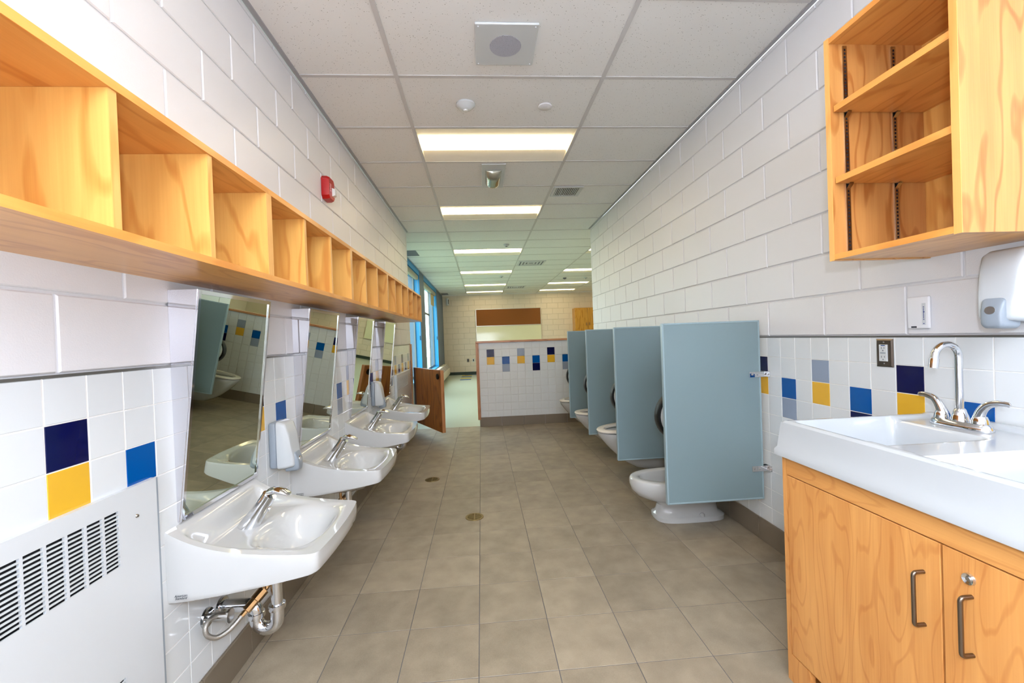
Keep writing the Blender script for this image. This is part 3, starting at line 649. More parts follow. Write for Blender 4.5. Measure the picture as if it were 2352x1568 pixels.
for k, y in enumerate(YS):
    o = b0 if k == 0 else dup(b0)
    o.location = (XL, y, 0)
    o['label'] = ['white wall-hung basin beside the louvred wall heater', 'second white wall-hung basin from the louvred heater, past a soap dispenser', 'third white wall-hung basin from the louvred heater', 'last white wall-hung basin, beside the perforated wall heater'][k]
    o['group'] = 'wall-hung basins with chrome push taps'

# ------------------------------------------------------------------ soap dispensers (local: x out of wall, y width, z up)
def dispenser(name, label, loc, rz):
    t = thing(name, label, 'dispenser', loc, rz, 'wall soap dispensers'); W_ = 0.118; Hh = 0.222
    MB().box(0.0005, 0.036, -W_ / 2, W_ / 2, 0.004, Hh - 0.003, bev=0.012, seg=3).build('back_case', 'gray_plastic', t, 40)
    rings = []
    for x, iw, zt, zb in ((0.037, 0.0, Hh, 0.0), (0.050, 0.000, Hh - 0.002, 0.0), (0.072, 0.004, Hh - 0.012, 0.002), (0.088, 0.009, Hh - 0.060, 0.004), (0.098, 0.013, Hh - 0.130, 0.006), (0.104, 0.020, Hh - 0.165, 0.012)):
        a = W_ / 2 - iw; r_ = 0.016; ring = []
        for cx, cz, a0 in ((a - r_, zt - r_, 0), (-a + r_, zt - r_, 90), (-a + r_, zb + r_, 180), (a - r_, zb + r_, 270)):
            for q in range(5): g_ = math.radians(a0 + 90 * q / 4); ring.append((x, cx + r_ * math.cos(g_), cz + r_ * math.sin(g_)))
        rings.append(ring)
    MB().loft(rings).build('cover', 'cover_plastic', t, 55)
    lv = MB(); rings = []
    for x, hw, z0, z1 in ((0.060, 0.030, -0.020, 0.070), (0.1065, 0.030, -0.018, 0.072), (0.116, 0.026, -0.014, 0.050), (0.119, 0.020, -0.008, 0.030)):
        ring = []; r_ = 0.014
        for cx, cz, a0 in ((hw - r_, z1 - r_, 0), (-hw + r_, z1 - r_, 90), (-hw + r_, z0 + r_, 180), (hw - r_, z0 + r_, 270)):
            for q in range(5): g_ = math.radians(a0 + 90 * q / 4); ring.append((x, cx + r_ * math.cos(g_), cz + r_ * math.sin(g_)))
        rings.append(ring)
    l_ = lv.loft(rings).build('push_lever', 'gray_plastic', t, 45)
    MB().tube([(0.113, 0, 0.036), (0.1195, 0, 0.036)], [(0.014, 0.016), (0.012, 0.014)], 18).build('level_window', 'chrome', l_, 40)
    MB().tube([(0.045, 0, 0.004), (0.045, 0, -0.012)], [0.011, 0.007], 12).build('nozzle', 'pale_plastic', t, 40)
    return t
dispenser('soap_dispenser', 'white soap dispenser between the first and second mirrors', (XL, 2.112, 0.690), 0)
dispenser('soap_dispenser', 'white soap dispenser between the third mirror and the last mirror', (XL, 3.955, 0.690), 0)
dispenser('soap_dispenser', 'white soap dispenser beneath the open wooden wall cabinet', (XR, 1.178, 1.258), math.pi)

# ------------------------------------------------------------------ louvred heater
ht = thing('wall_heater', 'white louvred wall heater set into the tiles near the first basin', 'heater', (XL, 0.35, 0.0)); YH = 1.002; XF = 0.015
def bxs(*bs):
    m = MB()
    for b in bs: m.box(*b)
    return m
g0, g1 = 0.33, 0.873; uz0, uz1 = 0.688, 0.840; lz0, lz1 = 0.240, 0.392
bxs((0.013, XF, 0, YH, uz1, 0.887), (0.013, XF, 0, YH, lz1, uz0), (0.013, XF, 0, YH, 0.06, lz0), (0.013, XF, 0, g0, uz0, uz1), (0.013, XF, g1, YH, uz0, uz1), (0.013, XF, 0, g0, lz0, lz1), (0.013, XF, g1, YH, lz0, lz1)).build('front_panel', 'white_metal', ht)
B('side_flange', 'gray_plastic', ht, 0.0, XF - 0.001, YH - 0.0005, YH + 0.008, 0.06, 0.885)
B('top_flange', 'white_metal', ht, 0.0, 0.013, 0, YH, 0.879, 0.887)
for z0, z1 in ((uz0, uz1), (lz0, lz1)):
    B('shade_backing', 'shade_and_dark_insert', ht, 0.0005, 0.002, g0 - 0.01, g1 + 0.01, z0 - 0.01, z1 + 0.01)  # thin near-black sheet paints the shade behind the louvres
    nc = 11; pit = (g1 - g0) / nc
    for c in range(nc):
        m = MB(); ya = g0 + c * pit; yb = ya + pit - 0.007
        m.box(0.009, XF, yb, ya + pit, z0, z1)
        ns = 14; pz = (z1 - z0) / ns
        for s in range(ns):
            z = z0 + s * pz
            m.box(0.0115, XF, ya, yb, z, z + pz * 0.36)
        m.build('louvre_column', 'louver_metal', ht)
for y, z in ((0.927, 0.802), (0.927, 0.14)): MB().lathe([(0.0, 0.003), (0.004, 0.003), (0.0055, 0.0)], (XF, y, z), 'X', 12).build('screw', 'steel', ht, 40)
h2 = thing('wall_heater', 'white wall heater with perforated grille past the last basin', 'heater', (XL, 4.94, 0.0))
B('front_panel', 'white_metal', h2, 0.0, 0.03, 0, 0.90, 0.10, 0.885, bev=0.003)
B('shade_backing', 'shade_and_dark_insert', h2, 0.0303, 0.031, 0.03, 0.70, 0.705, 0.845)  # near-black sheet under the bars paints shade into the perforations
m = MB()
for k in range(20): y = 0.03 + 0.67 * k / 19; m.box(0.0312, 0.034, y - 0.008, y + 0.008, 0.703, 0.847)
for k in range(11): z = 0.705 + 0.14 * k / 10; m.box(0.0313, 0.0341, 0.022, 0.708, z - 0.0028, z + 0.0028)
m.build('perforated_grille', 'white_metal', h2)

# ------------------------------------------------------------------ fire alarm
fa = thing('fire_alarm', 'red fire alarm strobe high on the painted block wall', 'alarm', (XL, 2.875, 2.215))
poly = [(0.0, 0.02), (0.018, 0.0), (0.102, 0.0), (0.12, 0.02), (0.12, 0.13), (0.102, 0.15), (0.018, 0.15), (0.0, 0.13)]
pin = [(0.06 + (a - 0.06) * 0.86, 0.075 + (b - 0.075) * 0.9) for a, b in poly]
MB().loft([[(0.0005, a, b) for a, b in poly], [(0.030, a, b) for a, b in poly], [(0.048, a, b) for a, b in pin]]).build('housing', 'red_plastic', fa, 30)
MB().loft([[(0.047, 0.062, 0.03), (0.047, 0.105, 0.03), (0.047, 0.105, 0.085), (0.047, 0.062, 0.085)], [(0.066, 0.068, 0.038), (0.066, 0.098, 0.038), (0.066, 0.098, 0.078), (0.066, 0.068, 0.078)]]).build('strobe_lens', 'clear_lens', fa, 30)
text('lettering', 'FIRE', 'lettering_white', fa, 0.030, Matrix.Translation((0.0486, 0.034, 0.078)) @ Matrix(((0, 0, 1, 0), (0, 1, 0, 0), (-1, 0, 0, 0), (0, 0, 0, 1))))

# ------------------------------------------------------------------ toilet partitions
def partition():
    t = thing('toilet_partition', '', 'partition'); X0, X1, Z0, Z1 = 1.024, 1.602, 0.277, 1.312
    B('panel', 'panel_paint', t, X0 + 0.004, X1 - 0.004, 0.0015, 0.0235, Z0 + 0.004, Z1 - 0.004)
    for b in ((X0, X0 + 0.010, -0.001, 0.026, Z0, Z1), (X1 - 0.010, X1, -0.001, 0.026, Z0, Z1), (X0 + 0.0102, X1 - 0.0102, -0.001, 0.026, Z1 - 0.010, Z1), (X0 + 0.0102, X1 - 0.0102, -0.001, 0.026, Z0, Z0 + 0.010)):
        B('edge_moulding', 'panel_edge', t, *b, bev=0.002)
    for z in (1.000, 0.455):
        m = MB(); m.box(X1 - 0.070, XR - 0.004, -0.005, -0.0012, z - 0.016, z + 0.016, bev=0.001); m.box(X1 - 0.070, XR - 0.004, 0.0262, 0.030, z - 0.016, z + 0.016, bev=0.001)
        m.box(XR - 0.0042, XR - 0.0005, -0.028, 0.052, z - 0.016, z + 0.016, bev=0.001); bk = m.build('bracket', 'chrome', t, 30)
        for x in (X1 - 0.055, X1 - 0.022): MB().lathe([(0.0, -0.004), (0.005, -0.003), (0.006, 0.0)], (x, -0.0052, z), 'Y', 12).build('bolt', 'chrome', bk, 40)
        MB().lathe([(0.0, -0.004), (0.005, -0.003), (0.006, 0.0)], (XR - 0.0045, -0.018, z), 'X', 12).build('bolt', 'chrome', bk, 40)
    return t
p0 = partition(); YP = [2.366, 3.252, 4.148, 5.040]
for k, y in enumerate(YP):
    o = p0 if k == 0 else dup(p0)
    o.location = (0, y, 0)
    o['label'] = ['blue-grey toilet partition next to the white sink cabinet', 'second blue-grey toilet partition from the sink cabinet', 'third blue-grey toilet partition from the sink cabinet', 'blue-grey toilet partition next to the half wall'][k]
    o['group'] = 'blue-grey toilet partitions'
def roll():
    t = thing('paper_dispenser', '', 'dispenser')
    MB().lathe([(0.0, 0.0005), (0.138, 0.0005), (0.138, 0.045), (0.0, 0.045)], (0, 0, 0), 'Y', 40).build('case_back', 'pale_plastic', t, 40)
    MB().lathe([(0.0, 0.046), (0.152, 0.046), (0.155, 0.056), (0.155, 0.098), (0.148, 0.108), (0.0, 0.112)], (0, 0, 0), 'Y', 40).build('cover', 'black_plastic', t, 40)
    return t
r0 = roll()
for k, y in enumerate(YP):
    o = r0 if k == 0 else dup(r0)
    o.location = (1.168, y + 0.0268, 0.765)
    o['label'] = 'round black paper dispenser on the back of ' + ['the partition next to the sink cabinet', 'the second partition from the sink cabinet', 'the third partition from the sink cabinet', 'the partition next to the half wall'][k]
    o['group'] = 'round paper dispensers on the partitions'

# ------------------------------------------------------------------ toilets
def egg(xf, xb, hw, z, n=36, p=2.2):
    xc = xf + (xb - xf) * 0.52; out = []
    for k in range(n):
        a = 2 * math.pi * k / n; c, s_ = math.cos(a), math.sin(a); e = 2 / p
        cx = (xc - xf if c > 0 else xb - xc); out.append((xc - cx * math.copysign(abs(c) ** e, c), hw * math.copysign(abs(s_) ** e, s_), z))
    return out
def toilet(name, label, y, kind, seat):
    t = thing(name, label, 'toilet', (0, y, 0), 0, None)
    m = MB()
    if kind == 'floor':
        rz = 0.285
        R = [egg(1.132, 1.60, 0.122, 0.0, p=3.6), egg(1.130, 1.60, 0.122, 0.026, p=3.6), egg(1.136, 1.59, 0.114, 0.034, p=3.4), egg(1.142, 1.57, 0.096, 0.042, p=3), egg(1.150, 1.57, 0.090, 0.060, p=2.6), egg(1.158, 1.57, 0.094, 0.095), egg(1.135, 1.57, 0.108, 0.122), egg(1.060, 1.57, 0.140, 0.145), egg(1.010, 1.575, 0.164, 0.172), egg(0.984, 1.58, 0.178, 0.205), egg(0.975, 1.58, 0.184, 0.240), egg(0.977, 1.58, 0.183, rz - 0.014), egg(0.984, 1.58, 0.178, rz - 0.003), egg(0.998, 1.575, 0.168, rz),
             egg(1.035, 1.50, 0.132, rz - 0.001), egg(1.043, 1.49, 0.124, rz - 0.010), egg(1.050, 1.47, 0.118, rz - 0.06), egg(1.13, 1.42, 0.07, rz - 0.15)]
    else:
        rz = 0.405
        R = [egg(1.36, 1.628, 0.085, 0.085, p=3), egg(1.29, 1.63, 0.108, 0.10, p=3), egg(1.215, 1.632, 0.130, 0.145, p=2.6), egg(1.15, 1.632, 0.146, 0.20, p=2.4), egg(1.085, 1.632, 0.160, 0.265), egg(1.035, 1.632, 0.170, 0.325), egg(1.002, 1.632, 0.178, 0.370), egg(0.993, 1.632, 0.180, rz - 0.008), egg(1.000, 1.63, 0.174, rz),
             egg(1.038, 1.50, 0.132, rz), egg(1.05, 1.49, 0.122, rz - 0.014), egg(1.075, 1.46, 0.105, rz - 0.09), egg(1.15, 1.40, 0.07, rz - 0.17)]
    m.loft(R); m.build('bowl', 'porcelain', t, 50)
    if kind == 'floor':
        for s_ in (-1, 1): MB().lathe([(0.016, 0), (0.015, 0.012), (0.008, 0.020), (0.0, 0.021)], (1.42, s_ * 0.104, 0.034), 'Z', 14).build('bolt_cap', 'porcelain', t, 40)
    if seat:
        s = MB(); z = rz + 0.006; dz = 0.02 if seat == 'raised' else 0.0; th = 0.017
        def tilt(r_): return [(x, y_, zz + dz * 1.6 * (x - 0.99) / 0.5) for x, y_, zz in r_]
        s.loft([tilt(egg(0.988, 1.52, 0.182, z)), tilt(egg(0.985, 1.522, 0.185, z + th * 0.5)), tilt(egg(0.992, 1.518, 0.178, z + th)), tilt(egg(1.048, 1.47, 0.120, z + th)), tilt(egg(1.052, 1.465, 0.116, z)), tilt(egg(0.988, 1.52, 0.182, z))], False, False)
        s.build('seat', 'seat_plastic', t, 50)
        hb = MB(); hb.box(1.53, 1.56, -0.10, 0.10, rz + 0.001, rz + 0.03 + dz, bev=0.006); hb.build('seat_hinge', 'seat_plastic', t, 40)
    fv = MB(); fv.tube([(1.60, 0, rz + 0.002), (1.60, 0, rz + 0.30)], 0.014, 12); fv.tube([(1.60, 0, rz + 0.30), (1.60, 0, rz + 0.42)], 0.028, 16); fv.tube([(1.60, 0, rz + 0.33), (XR - 0.001, 0, rz + 0.33)], 0.016, 12); fv.build('flush_valve', 'chrome', t, 40)
    return t
toilet('toilet', 'low floor-standing white toilet behind the partition next to the sink cabinet', 2.845, 'floor', None)
toilet('toilet', 'white wall-hung toilet with propped seat, between the second and third partitions', 3.70, 'hung', 'raised')
toilet('toilet', 'white wall-hung toilet with flat seat, before the partition next to the half wall', 4.60, 'hung', 'flat')
toilet('toilet', 'white wall-hung toilet with propped seat, beside the half wall', 5.50, 'hung', 'raised')

# ------------------------------------------------------------------ sink cabinet on the right
bc = thing('sink_cabinet', 'wood-laminate floor cabinet with two doors under the white double sink', 'cabinet', (1.064, 0.42, 0.0)); W_ = 1.047; DP = 0.568
B('end_panel', 'laminate', bc, 0.0, DP, W_ - 0.019, W_, 0.0, 0.808); B('end_panel', 'laminate', bc, 0.0, DP, 0.0, 0.019, 0.0, 0.808)
B('top_rail', 'laminate_y', bc, 0.0, 0.019, 0.020, W_ - 0.020, 0.745, 0.808)
B('end_foot', 'laminate', bc, 0.0, 0.019, W_ - 0.105, W_ - 0.020, 0.0, 0.099)
B('toe_kick', 'laminate_y', bc, 0.055, 0.07, 0.020, W_ - 0.020, 0.0, 0.098)
B('cabinet_floor', 'laminate_y', bc, 0.021, DP, 0.020, W_ - 0.020, 0.100, 0.116)
B('interior_shade', 'shade_and_dark_insert', bc, 0.40, 0.41, 0.020, W_ - 0.020, 0.117, 0.70)  # near-black sheet paints the shade seen through the door gaps
for (a, b, hy_) in ((0.5165, 1.0245, 0.556), (0.022, 0.5115, 0.452)):
    d_ = B('door', 'laminate', bc, 0.0, 0.019, a, b, 0.103, 0.741, bev=0.001)
    hp = [(-0.0002, hy_, 0.522), (-0.020, hy_, 0.522)] + arc((-0.020, hy_, 0.530), 0.008, -90, -180, 4)[1:] + arc((-0.020, hy_, 0.645), 0.008, 180, 90, 4) + [(-0.0002, hy_, 0.653)]
    MB().tube(hp, 0.0048, 12).build('handle', 'nickel', d_, 50)
    if a < 0.1: MB().lathe([(0.0, -0.004), (0.005, -0.004), (0.006, -0.002), (0.012, -0.005), (0.0135, 0.0)], (-0.0002, 0.456, 0.691), 'X', 20).build('lock', 'chrome', d_, 40)

sk = thing('double_sink', 'white moulded double-bowl sink top against the tiled wall', 'sink', (0, 0, 0.0))
m = MB(); x0, x1, y0, y1 = 1.060, 1.632, 0.405, 1.462
xs = [x0 + (x1 - x0) * i / 76 for i in range(77)]; ys = [y0 + (y1 - y0) * j / 130 for j in range(131)]
def bowl(x, y, xa, xb, ya, yb, e):
    return sst(xa, xa + e, x) * (1 - sst(xb - e, xb, x)) * sst(ya, ya + e, y) * (1 - sst(yb - e, yb, y))
def sz(x, y):
    z = 0.934 - 0.012 * sst(1.09, 1.12, x) * (1 - sst(1.592, 1.606, x)) * sst(0.43, 0.45, y) * (1 - sst(1.418, 1.440, y)) + 0.004 * sst(1.595, 1.612, x)
    z -= 0.165 * (bowl(x, y, 1.088, 1.462, 1.135, 1.438, 0.034) ** 0.8 + bowl(x, y, 1.088, 1.462, 0.50, 1.018, 0.034) ** 0.8)
    d = min(x - x0, y1 - y, y - y0); z -= 0.006 * (1 - sst(0, 0.008, d)) ; return z
vs = [(x, y, sz(x, y)) for x in xs for y in ys]; n = len(ys); fs = [(i * n + j, (i + 1) * n + j, (i + 1) * n + j + 1, i * n + j + 1) for i in range(76) for j in range(130)]
idx = [76 * n + j for j in range(n)][:0]
loop = [i * n + 0 for i in range(76, -1, -1)] + [j for j in range(1, n)] + [i * n + n - 1 for i in range(1, 77)]
for dz, e in ((0.905, 0.003), (0.84, 0.010), (0.830, 0.017), (0.810, 0.017)):
    cur = []
    for k_ in loop:
        X_, Y_, Z_ = vs[k_] if k_ < 77 * 131 else vs[k_]
        cur.append(len(vs))
        ox = -e if abs(X_ - x0) < 1e-6 or X_ < x0 + 1e-6 else 0; oy = e if Y_ >= y1 - 1e-6 else (-e if Y_ <= y0 + 1e-6 else 0)
        vs.append((xs[0] + ox if ox else X_, (y1 + oy if oy > 0 else y0 + oy if oy < 0 else Y_), dz))
    base_loop = loop if dz == 0.905 else prev
    for a in range(len(cur) - 1): fs.append((base_loop[a], base_loop[a + 1], cur[a + 1], cur[a]))
    prev = cur; vs_ref = vs
    loop_xyz = [vs[q] for q in (loop)]
    # keep offsets relative to the original rim outline
m.add(vs, fs); m.build('sink_top', 'solid_surface', sk, 40)

# centreset tap
tp = thing('kitchen_tap', 'chrome gooseneck tap with two lever handles on the white double sink', 'tap', (1.528, 1.272, 0.9225))
rings = []
for z, a, b in ((0, 0.030, 0.088), (0.004, 0.031, 0.089), (0.018, 0.026, 0.083), (0.024, 0.021, 0.078)):
    rings.append([(a * math.copysign(abs(math.cos(2 * math.pi * k / 32)) ** 0.8, math.cos(2 * math.pi * k / 32)), b * math.copysign(abs(math.sin(2 * math.pi * k / 32)) ** 0.7, math.sin(2 * math.pi * k / 32)), z) for k in range(32)])
MB().loft(rings).build('base_plate', 'chrome', tp, 50)
MB().lathe([(0.024, 0.0242), (0.021, 0.040), (0.015, 0.058), (0.012, 0.062), (0.0, 0.062)], (0, 0, 0), 'Z', 24).build('spout_collar', 'chrome', tp, 50)
sp = MB().tube([(0, 0, 0.05), (0, 0, 0.10), (0, 0, 0.16), (0, 0, 0.222)] + arc((-0.042, 0, 0.228), 0.042, 0, 158, 14) + [(-0.085, 0, 0.222)], 0.0102, 18).build('spout', 'chrome', tp, 60)
MB().tube([(-0.0845, 0, 0.226), (-0.0885, 0, 0.196)], 0.0125, 18).build('aerator', 'chrome', sp, 40)
for s_ in (-1, 1):
    hdl = MB().lathe([(0.021, 0.0242), (0.020, 0.034), (0.016, 0.046), (0.0, 0.052)], (0, s_ * 0.055, 0), 'Z', 20).build('handle_hub', 'chrome', tp, 50)
    q_ = 0.80 if s_ > 0 else 1.0; MB().tube(smooth_path([(0, s_ * 0.050, 0.036), (-0.002, s_ * 0.062, 0.066), (-0.004, s_ * (0.055 + 0.027 * q_), 0.086), (-0.006, s_ * (0.055 + 0.053 * q_), 0.094), (-0.008, s_ * (0.055 + 0.077 * q_), 0.094), (-0.009, s_ * (0.055 + 0.085 * q_), 0.092)], 4), [(lambda t: (0.0135 * (1 - t) ** 1.6 + 0.0026, 0.0145 - 0.008 * t if t < 0.95 else 0.004))(i / 20) for i in range(21)], 16).build('lever', 'chrome', hdl, 60)

# ------------------------------------------------------------------ open wall cabinet on the right
oc = thing('open_wall_cabinet', 'open maple wall cabinet with adjustable shelves above the white double sink', 'cabinet', (1.265, 1.037, 1.497)); W_ = 0.428; DP = 0.371; Hh = 0.788; th = 0.02
def pn(n_, m_, em, b):
    p = B(n_, m_, oc, b[0] + 0.002, b[1], *b[2:]); B('edge_band', em, p, b[0], b[0] + 0.0019, *b[2:]); return p
pn('side_panel', 'maple', 'edge_z', (0, DP, 0, th, 0, Hh)); pn('side_panel', 'maple', 'edge_z', (0, DP, W_ - th, W_, 0, Hh))
pn('bottom_panel', 'maple_y', 'edge_y', (0.001, DP, th + 0.0003, W_ - th - 0.0003, 0.003, 0.022)); pn('top_panel', 'maple_y', 'edge_y', (0.001, DP, th + 0.0003, W_ - th - 0.0003, Hh - 0.022, Hh - 0.003))
B('back_panel', 'maple_back', oc, DP - 0.014, DP - 0.008, th + 0.0004, W_ - th - 0.0004, 0.0225, Hh - 0.0225)
for z in (0.272, 0.524): pn('shelf', 'maple_y', 'edge_y', (0.010, DP - 0.016, th + 0.005, W_ - th - 0.005, z, z + 0.021))
for y_, s_ in ((W_ - th, -1), (th, 1)):
    for x in (0.050, 0.235):
        m = MB(); ya, yb = sorted((y_ + s_ * 0.0004, y_ + s_ * 0.004)); m.box(x, x + 0.016, ya, yb, 0.030, Hh - 0.030); st = m.build('shelf_standard', 'steel', oc)
        m = MB(); ya, yb = sorted((y_ + s_ * 0.0041, y_ + s_ * 0.0043))
        for k in range(56): m.box(x + 0.005, x + 0.011, ya, yb, 0.036 + k * 0.0128, 0.036 + k * 0.0128 + 0.0075)
        m.build('slot_row', 'shade_and_dark_insert', st)
        for z in (0.272, 0.524):
            ya, yb = sorted((y_ + s_ * 0.0045, y_ + s_ * 0.020)); MB().prism([(ya, z - 0.001), (yb, z - 0.001), ((yb if s_ > 0 else ya), z - 0.005), ((ya if s_ > 0 else yb), z - 0.018)], 'X', x + 0.001, x + 0.015).build('shelf_clip', 'steel', st)

# ------------------------------------------------------------------ small things on the right wall
th_ = thing('wall_sensor', 'white rounded wall sensor with blue slider scale above the tiles', 'sensor', (XR, 1.4875, 1.302))
MB().box(-0.013, -0.0005, -0.041, 0.041, -0.060, 0.060, bev=0.006, seg=3)  .build('case', 'bright_plastic', th_, 40)
B('scale_strip', 'white_metal', th_, -0.0135, -0.0131, -0.030, -0.016, -0.046, 0.034)
m = MB(); m.box(-0.0139, -0.0136, -0.0235, -0.0215, -0.022, 0.016); m.box(-0.0139, -0.0136, -0.0260, -0.0210, 0.000, 0.004)
for z in (0.020, -0.026, -0.041): m.box(-0.0139, -0.0136, -0.0250, -0.0205, z - 0.0015, z + 0.0015)
m.build('slider_scale', 'ink_blue', th_); B('maker_plate', 'ink', th_, -0.0138, -0.0132, 0.004, 0.024, -0.056, -0.050)
ol = thing('wall_outlet', 'steel-framed white double outlet in the tiles beside the gooseneck tap', 'outlet', (XR, 1.632, 1.147))
MB().loft([[(-0.0002, s1 * 0.036, s2 * 0.057) for s1, s2 in ((-1, -1), (1, -1), (1, 1), (-1, 1))], [(-0.003, s1 * 0.036, s2 * 0.057) for s1, s2 in ((-1, -1), (1, -1), (1, 1), (-1, 1))], [(-0.0065, s1 * 0.030, s2 * 0.051) for s1, s2 in ((-1, -1), (1, -1), (1, 1), (-1, 1))]]).build('cover_plate', 'switch_steel', ol, 20)
oi_ = B('outlet_insert', 'white_plastic', ol, -0.0115, -0.0066, -0.0175, 0.0175, -0.034, 0.034, bev=0.001)
m = MB()
for zc in (0.017, -0.019):
    m.box(-0.0118, -0.01155, 0.005, 0.0068, zc - 0.001, zc + 0.007); m.box(-0.0118, -0.01155, -0.0075, -0.0055, zc, zc + 0.007); m.box(-0.0118, -0.01155, -0.0025, 0.0015, zc - 0.0095, zc - 0.0055)
m.build('socket_slots', 'ink', oi_); B('test_buttons', 'gray_plastic', oi_, -0.0119, -0.0116, -0.012, 0.012, -0.0025, 0.0025); B('label_tape', 'stripe_blue', oi_, -0.0119, -0.0116, -0.010, 0.008, 0.0285, 0.032)
for z in (0.0435, -0.0435): MB().lathe([(0.0, -0.0015), (0.003, -0.001), (0.0035, 0)], (-0.0066, 0, z), 'X', 12).build('screw', 'steel', ol, 40)

# ------------------------------------------------------------------ ceiling things
sp_ = thing('ceiling_speaker', 'square white ceiling loudspeaker with round perforated grille', 'speaker', (0.183, 2.257, H))
B('plate', 'white_plastic', sp_, -0.159, 0.159, -0.159, 0.159, -0.010, 0.003, bev=0.005, seg=2)
MB().lathe([(0.0, -0.0115), (0.082, -0.0115), (0.083, -0.0102)], (0, 0, 0), 'Z', 40).build('grille', 'speaker_perforation', sp_)
for a in (-1, 1):
    for b in (-1, 1): MB().lathe([(0.0, -0.0145), (0.003, -0.014), (0.0045, -0.0102)], (a * 0.142, b * 0.142, 0), 'Z', 12).build('screw', 'white_plastic', sp_, 40)
ds = thing('ceiling_sensor', 'white domed ceiling sensor beside the flat round cover', 'sensor', (-0.046, 2.838, H))
MB().lathe([(0.062, 0.003), (0.062, -0.006), (0.052, -0.016), (0.040, -0.028), (0.026, -0.036), (0.0, -0.038)], (0, 0, 0), 'Z', 30).build('dome', 'white_plastic', ds, 35)
MB().lathe([(0.016, -0.0365), (0.014, -0.044), (0.0, -0.046)], (0, 0, 0), 'Z', 20).build('lens', 'clear_lens', ds, 40)
cv = thing('sprinkler_cover', 'flat round white sprinkler cover beside the domed ceiling sensor', 'sprinkler', (0.484, 2.862, H))
MB().lathe([(0.046, 0.003), (0.046, -0.004), (0.043, -0.0055), (0.0, -0.006)], (0, 0, 0), 'Z', 30).build('cover_disc', 'bright_plastic', cv, 35)
em = thing('ceiling_lamp', 'curved silver lamp on a narrow white ceiling plate', 'lamp', (0.169, 4.095, H))
B('plate', 'white_metal', em, -0.107, 0.107, -0.293, 0.293, -0.006, 0.003, bev=0.002)
m = MB(); rings = []
for k in range(17):
    y = -0.17 + 0.34 * k / 16; e = 0.075 * math.sqrt(max(0.0, 1 - abs(y / 0.17) ** 5)) if 0 < k < 16 else 0.02
    rings.append([(0.075 * math.cos(math.radians(a)), y, -0.0062 - e * math.sin(math.radians(a)) * 1.0) for a in range(0, 181, 15)])
m.loft(rings, True, True, False); m.build('lens', 'lamp_glass', em, 50)
vt = thing('ceiling_vent', 'small white slatted return grille in the washroom ceiling', 'vent', (0.967, 4.545, H))
for b in ((-0.155, 0.155, -0.148, -0.122), (-0.155, 0.155, 0.122, 0.148), (-0.155, -0.125, -0.1215, 0.1215), (0.125, 0.155, -0.1215, 0.1215)): B('frame_bar', 'white_metal', vt, *b, -0.006, 0.004)
B('shade_backing', 'shade_and_dark_insert', vt, -0.1245, 0.1245, -0.1215, 0.1215, 0.0025, 0.0038)  # near-black sheet paints the shade between the slats
for k in range(13): x = -0.118 + k * 0.0195; MB().prism([(x, -0.005), (x + 0.0085, -0.005), (x + 0.0085, 0.002), (x, 0.002)], 'Y', -0.121, 0.121).build('slat', 'white_metal', vt)
def diffuser(label, x, y, sz_):
    t = thing('ceiling_diffuser', label, 'vent', (x, y, H), 0, 'classroom air diffusers')
    for k in range(4):
        a = sz_ * (1 - k * 0.24); b = a - sz_ * 0.12
        for q in ((-a, a, -a, -b), (-a, a, b, a), (-a, -b, -b, b), (b, a, -b, b)): B('diffuser_ring', 'white_metal', t, *q, -0.010 + k * 0.002, 0.002)
    B('shade_backing', 'vent_gray', t, -sz_ + 0.01, sz_ - 0.01, -sz_ + 0.01, sz_ - 0.01, 0.0022, 0.0036)  # grey sheet colours the gaps between the rings as shade
diffuser('square air diffuser in the classroom ceiling nearer the washroom', 1.10, 8.95, 0.28); diffuser('square air diffuser in the classroom ceiling nearer the far wall', 1.12, 13.2, 0.28)
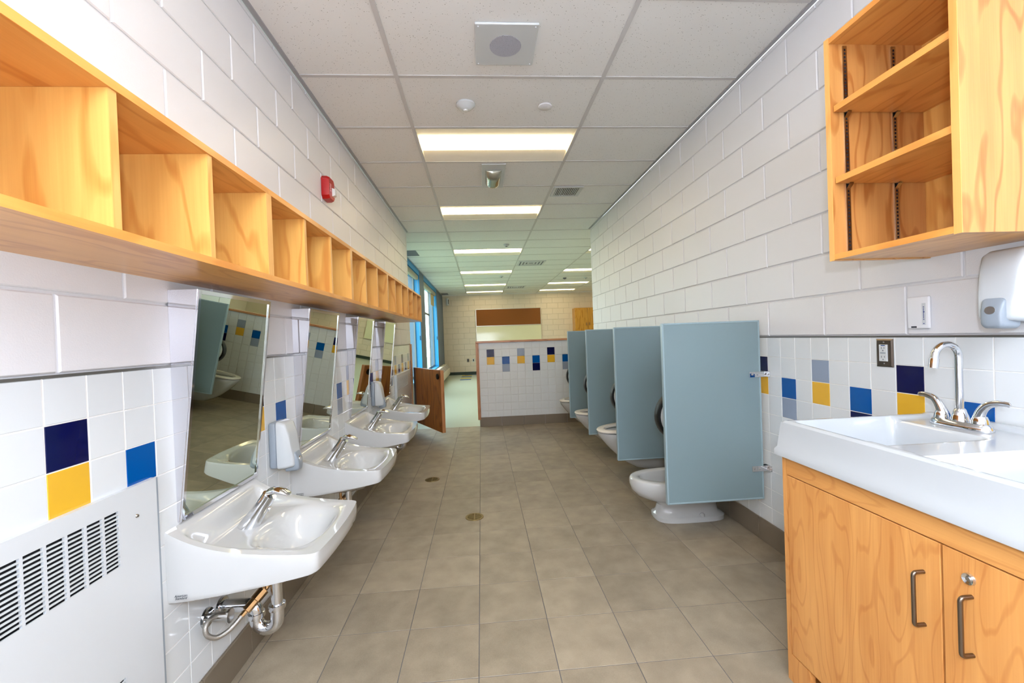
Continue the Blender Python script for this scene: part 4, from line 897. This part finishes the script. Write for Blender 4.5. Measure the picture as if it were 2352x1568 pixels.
for (x0, x1, y0, y1, lab) in ((-1.29, -1.06, 7.42, 7.89, 'dark grey ceiling panel beside the near window'), (-1.29, -1.06, 14.4, 14.9, 'dark grey ceiling panel in the far window corner')):
    t = thing('ceiling_access_panel', lab, 'panel', ((x0 + x1) / 2, (y0 + y1) / 2, H)); a, b = (x1 - x0) / 2, (y1 - y0) / 2
    B('panel', 'vent_gray', t, -a, a, -b, b, -0.003, 0.003, bev=0.001); B('panel_lip', 'vent_gray', t, -a + 0.02, a - 0.02, -b + 0.02, b - 0.02, -0.005, -0.0031)
for (x, y, lab) in ((0.472, 7.09, 'small white sprinkler cover in the ceiling just past the half wall'), (0.56, 10.74, 'small sprinkler cover between the middle classroom lights'), (2.29, 11.38, 'small ceiling detector over the right side of the classroom'), (2.87, 11.41, 'small white ceiling spotlight head over the right side of the classroom')):
    t = thing('sprinkler_cover', lab, 'sprinkler', (x, y, H)); MB().lathe([(0.05, 0.003), (0.05, -0.008), (0.035, -0.028), (0.0, -0.03)], (0, 0, 0), 'Z', 16).build('cover_disc', 'pale_plastic' if y != 11.38 else 'vent_gray', t, 40)
    MB().lathe([(0.018, -0.0301), (0.016, -0.040), (0.0, -0.041)], (0, 0, 0), 'Z', 12).build('sensing_tip', 'vent_gray', t, 40)

# ------------------------------------------------------------------ floor drains
for (x, y, lab) in ((-0.094, 3.047, 'round bronze floor drain in the aisle between the second and third basins'), (-0.49, 3.928, 'round bronze floor drain close to the last two basins')):
    t = thing('floor_drain', lab, 'drain', (x, y, 0))
    MB().lathe([(0.050, 0.0002), (0.050, 0.003), (0.064, 0.003), (0.065, 0.0002)], (0, 0, 0), 'Z', 32).build('rim', 'bronze', t)
    MB().lathe([(0.0, 0.0003), (0.049, 0.0003), (0.049, 0.0008), (0.0, 0.0008)], (0, 0, 0), 'Z', 24).build('well', 'shade_and_dark_insert', t)
    m = MB()
    for k in range(7):
        yy = -0.039 + k * 0.013; h_ = math.sqrt(0.0495 ** 2 - yy ** 2); m.box(-h_, h_, yy - 0.0032, yy + 0.0032, 0.001, 0.0032)
    m.box(-0.004, 0.004, -0.049, 0.049, 0.001, 0.0034); m.build('grate', 'bronze', t)
